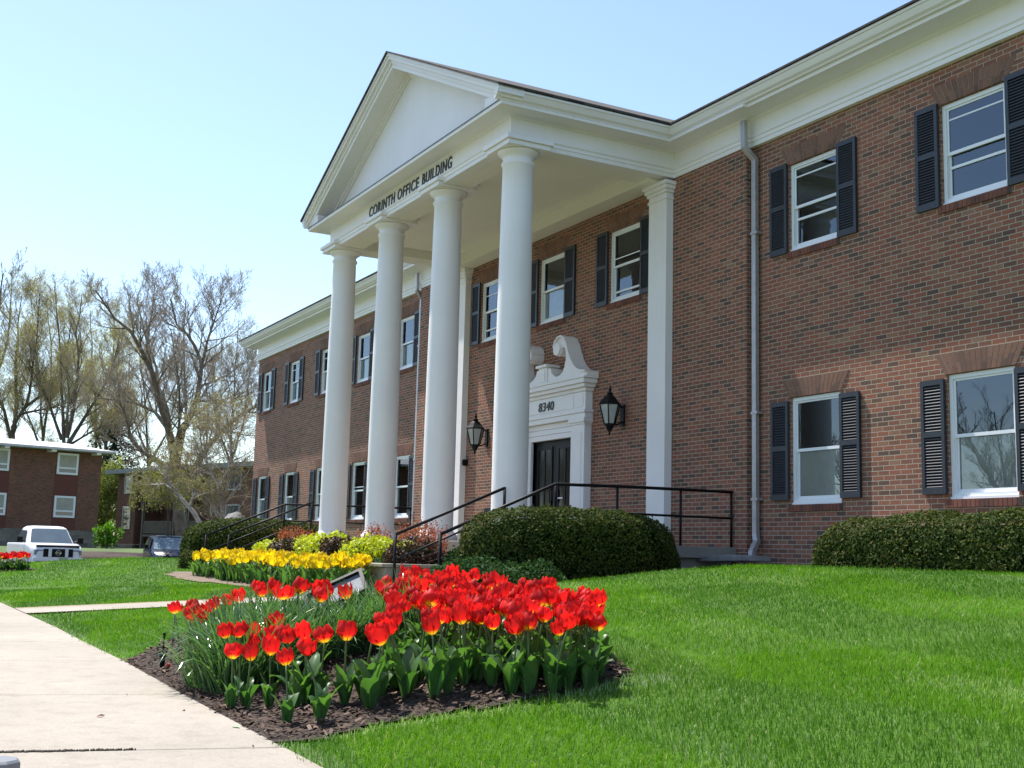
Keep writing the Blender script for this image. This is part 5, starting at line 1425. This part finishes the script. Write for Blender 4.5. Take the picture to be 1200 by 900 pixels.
# pickup
pc = W(52, 640, 46); cam_dir = math.atan2(CAM[1]-pc[1], CAM[0]-pc[0])
root = empty('pickup_truck', (pc[0], pc[1], -1.27), cam_dir+.18)
tag(root, 'white pickup truck parked facing the camera beyond the lawn', 'truck')
b = MB(); shell(b, [(-2.78,.90,.5,1.16,.05),(-2.7,.93,.42,1.20,.05),(1.3,.94,.40,1.22,.10),(1.9,.93,.40,1.20,.13),(2.35,.90,.40,1.15,.15),(2.58,.85,.42,1.09,.15),(2.70,.79,.45,1.0,.14),(2.745,.74,.5,.92,.12)]); vpart(b, root, 'body', m_twhite)
b = MB(); cabin(b, [(1.15,-1.14,1.42,.89),(1.30,-1.12,1.24,.87),(1.70,-1.02,.70,.74),(1.80,-.96,.56,.70),(1.865,-.82,.36,.60),(1.885,-.6,.1,.45)]); vpart(b, root, 'cab', m_twhite)
b = MB(); b.add([(1.40,-.76,1.225),(1.43,0,1.225),(1.40,.76,1.225),(.64,.63,1.775),(.67,0,1.785),(.64,-.63,1.775)], [(0,1,4,5),(1,2,3,4)], True); vpart(b, root, 'windshield', m_vglass)
for s_ in (1, -1):
    b = MB(); q = [(1.02,1.26),(.52,1.69),(-.78,1.71),(-.92,1.26)]; f = lambda z: (.882-.325*(z-1.26)+.012)*s_
    b.add([(x, f(z), z) for x, z in q], [(0,1,2,3)]); vpart(b, root, 'side_window', m_vglass)
    b = MB(); b.box(1.02, 1.14, *sorted((s_*.98, s_*1.19)), 1.24, 1.46); b.tube([(1.08, s_*.86, 1.28), (1.08, s_*1.05, 1.32)], .03, 6); vpart(b, root, 'mirror', m_black, bevel=.02)
    b = MB(); b.box(2.54, 2.74, *sorted((s_*.53, s_*.83)), .80, 1.00); vpart(b, root, 'headlight', m_lens, bevel=.03)
    b = MB(); b.tube([(2.70, s_*.66, .50), (2.775, s_*.66, .50)], .075, 12); vpart(b, root, 'fog_light', m_black)
    wheel(root, 1.75, s_*.80, .39, s_); wheel(root, -1.75, s_*.80, .39, s_)
b = MB(); b.box(2.70, 2.775, -.52, .52, .74, 1.03); gr = vpart(b, root, 'grille', m_black, bevel=.015)
b = MB()
for y in (-.29, .29): b.box(2.76, 2.80, y-.055, y+.055, .74, 1.03)
b.box(2.76, 2.80, -.53, .53, 1.03, 1.055); vpart(b, root, 'grille_bar', m_twhite, gr)
b = MB(); cc = [(2.79, .085*math.cos(a*math.pi/8), .885+.085*math.sin(a*math.pi/8)) for a in range(17)]; b.tube(cc, .014, 6, caps=False); b.box(2.775, 2.80, -.11, .11, .868, .902); vpart(b, root, 'emblem', m_emblem, gr)
b = MB(); b.box(2.72, 2.80, -.88, .88, .585, .72); vpart(b, root, 'bumper', m_twhite, bevel=.02)
b = MB(); b.box(2.70, 2.77, -.38, .42, .42, .58); vpart(b, root, 'air_intake', m_black)
b = MB(); b.box(2.802, 2.812, .02, .34, .60, .72); vpart(b, root, 'licence_plate', m_plate)
b = MB(); b.prism([(2.50,1.10),(2.62,1.17),(2.66,1.15),(2.60,1.075)], -.76, .76); vpart(b, root, 'bug_deflector', m_black)
# dark blue van
pc = W(197, 640, 55); cam_dir = math.atan2(CAM[1]-pc[1], CAM[0]-pc[0])
root = empty('minivan', (pc[0], pc[1], -1.27), cam_dir+.10)
tag(root, 'dark blue minivan facing the camera beyond the left end of the lawn', 'van')
b = MB(); shell(b, [(-2.38,.86,.45,1.02,.08),(-2.25,.91,.38,1.06,.08),(1.3,.92,.36,1.08,.12),(1.8,.91,.36,1.02,.15),(2.1,.87,.36,.95,.16),(2.3,.79,.38,.84,.15),(2.37,.72,.42,.76,.12)]); vpart(b, root, 'body', m_tblue)
b = MB(); cabin(b, [(1.02,-2.34,1.50,.90),(1.14,-2.32,1.28,.88),(1.54,-2.22,.62,.76),(1.64,-2.14,.46,.72),(1.70,-1.98,.22,.62),(1.715,-1.7,-.1,.45)]); vpart(b, root, 'cabin', m_tblue)
b = MB(); b.add([(1.44,-.77,1.09),(1.47,0,1.09),(1.44,.77,1.09),(.57,.65,1.60),(.60,0,1.61),(.57,-.65,1.60)], [(0,1,4,5),(1,2,3,4)], True); vpart(b, root, 'windshield', mat_plain('sky_toned_glass', (.20,.27,.32), .05, .2, 1, spec=1))  # pale blue base colour paints the mirrored sky into the windshield
for s_ in (1, -1):
    b = MB(); f = lambda z: (.885-.30*(z-1.14)+.012)*s_
    for q in ([(1.0,1.12),(.45,1.56),(-.25,1.62),(-.3,1.12)], [(-.4,1.12),(-.36,1.62),(-1.9,1.63),(-2.1,1.12)]): b.add([(x, f(z), z) for x, z in q], [(0,1,2,3)])
    vpart(b, root, 'side_window', m_vglass)
    b = MB(); b.box(.95, 1.08, *sorted((s_*.95, s_*1.14)), 1.12, 1.28); vpart(b, root, 'mirror', m_black, bevel=.02)
    b = MB(); b.box(2.2, 2.39, *sorted((s_*.46, s_*.78)), .68, .84); vpart(b, root, 'headlight', m_lens, bevel=.02)
    wheel(root, 1.5, s_*.80, .33, s_); wheel(root, -1.5, s_*.80, .33, s_)
b = MB(); b.box(2.36, 2.41, -.42, .42, .66, .80); vpart(b, root, 'grille', m_black)
b = MB(); b.box(2.37, 2.42, -.85, .85, .50, .60); vpart(b, root, 'bumper', m_spout, bevel=.01)
b = MB(); b.box(2.421, 2.43, -.17, .17, .50, .62); vpart(b, root, 'licence_plate', m_vinyl)
b = MB(); b.tube([(-.6,.2,1.7),(-.75,.2,1.95)], .012, 5); vpart(b, root, 'aerial', m_black)
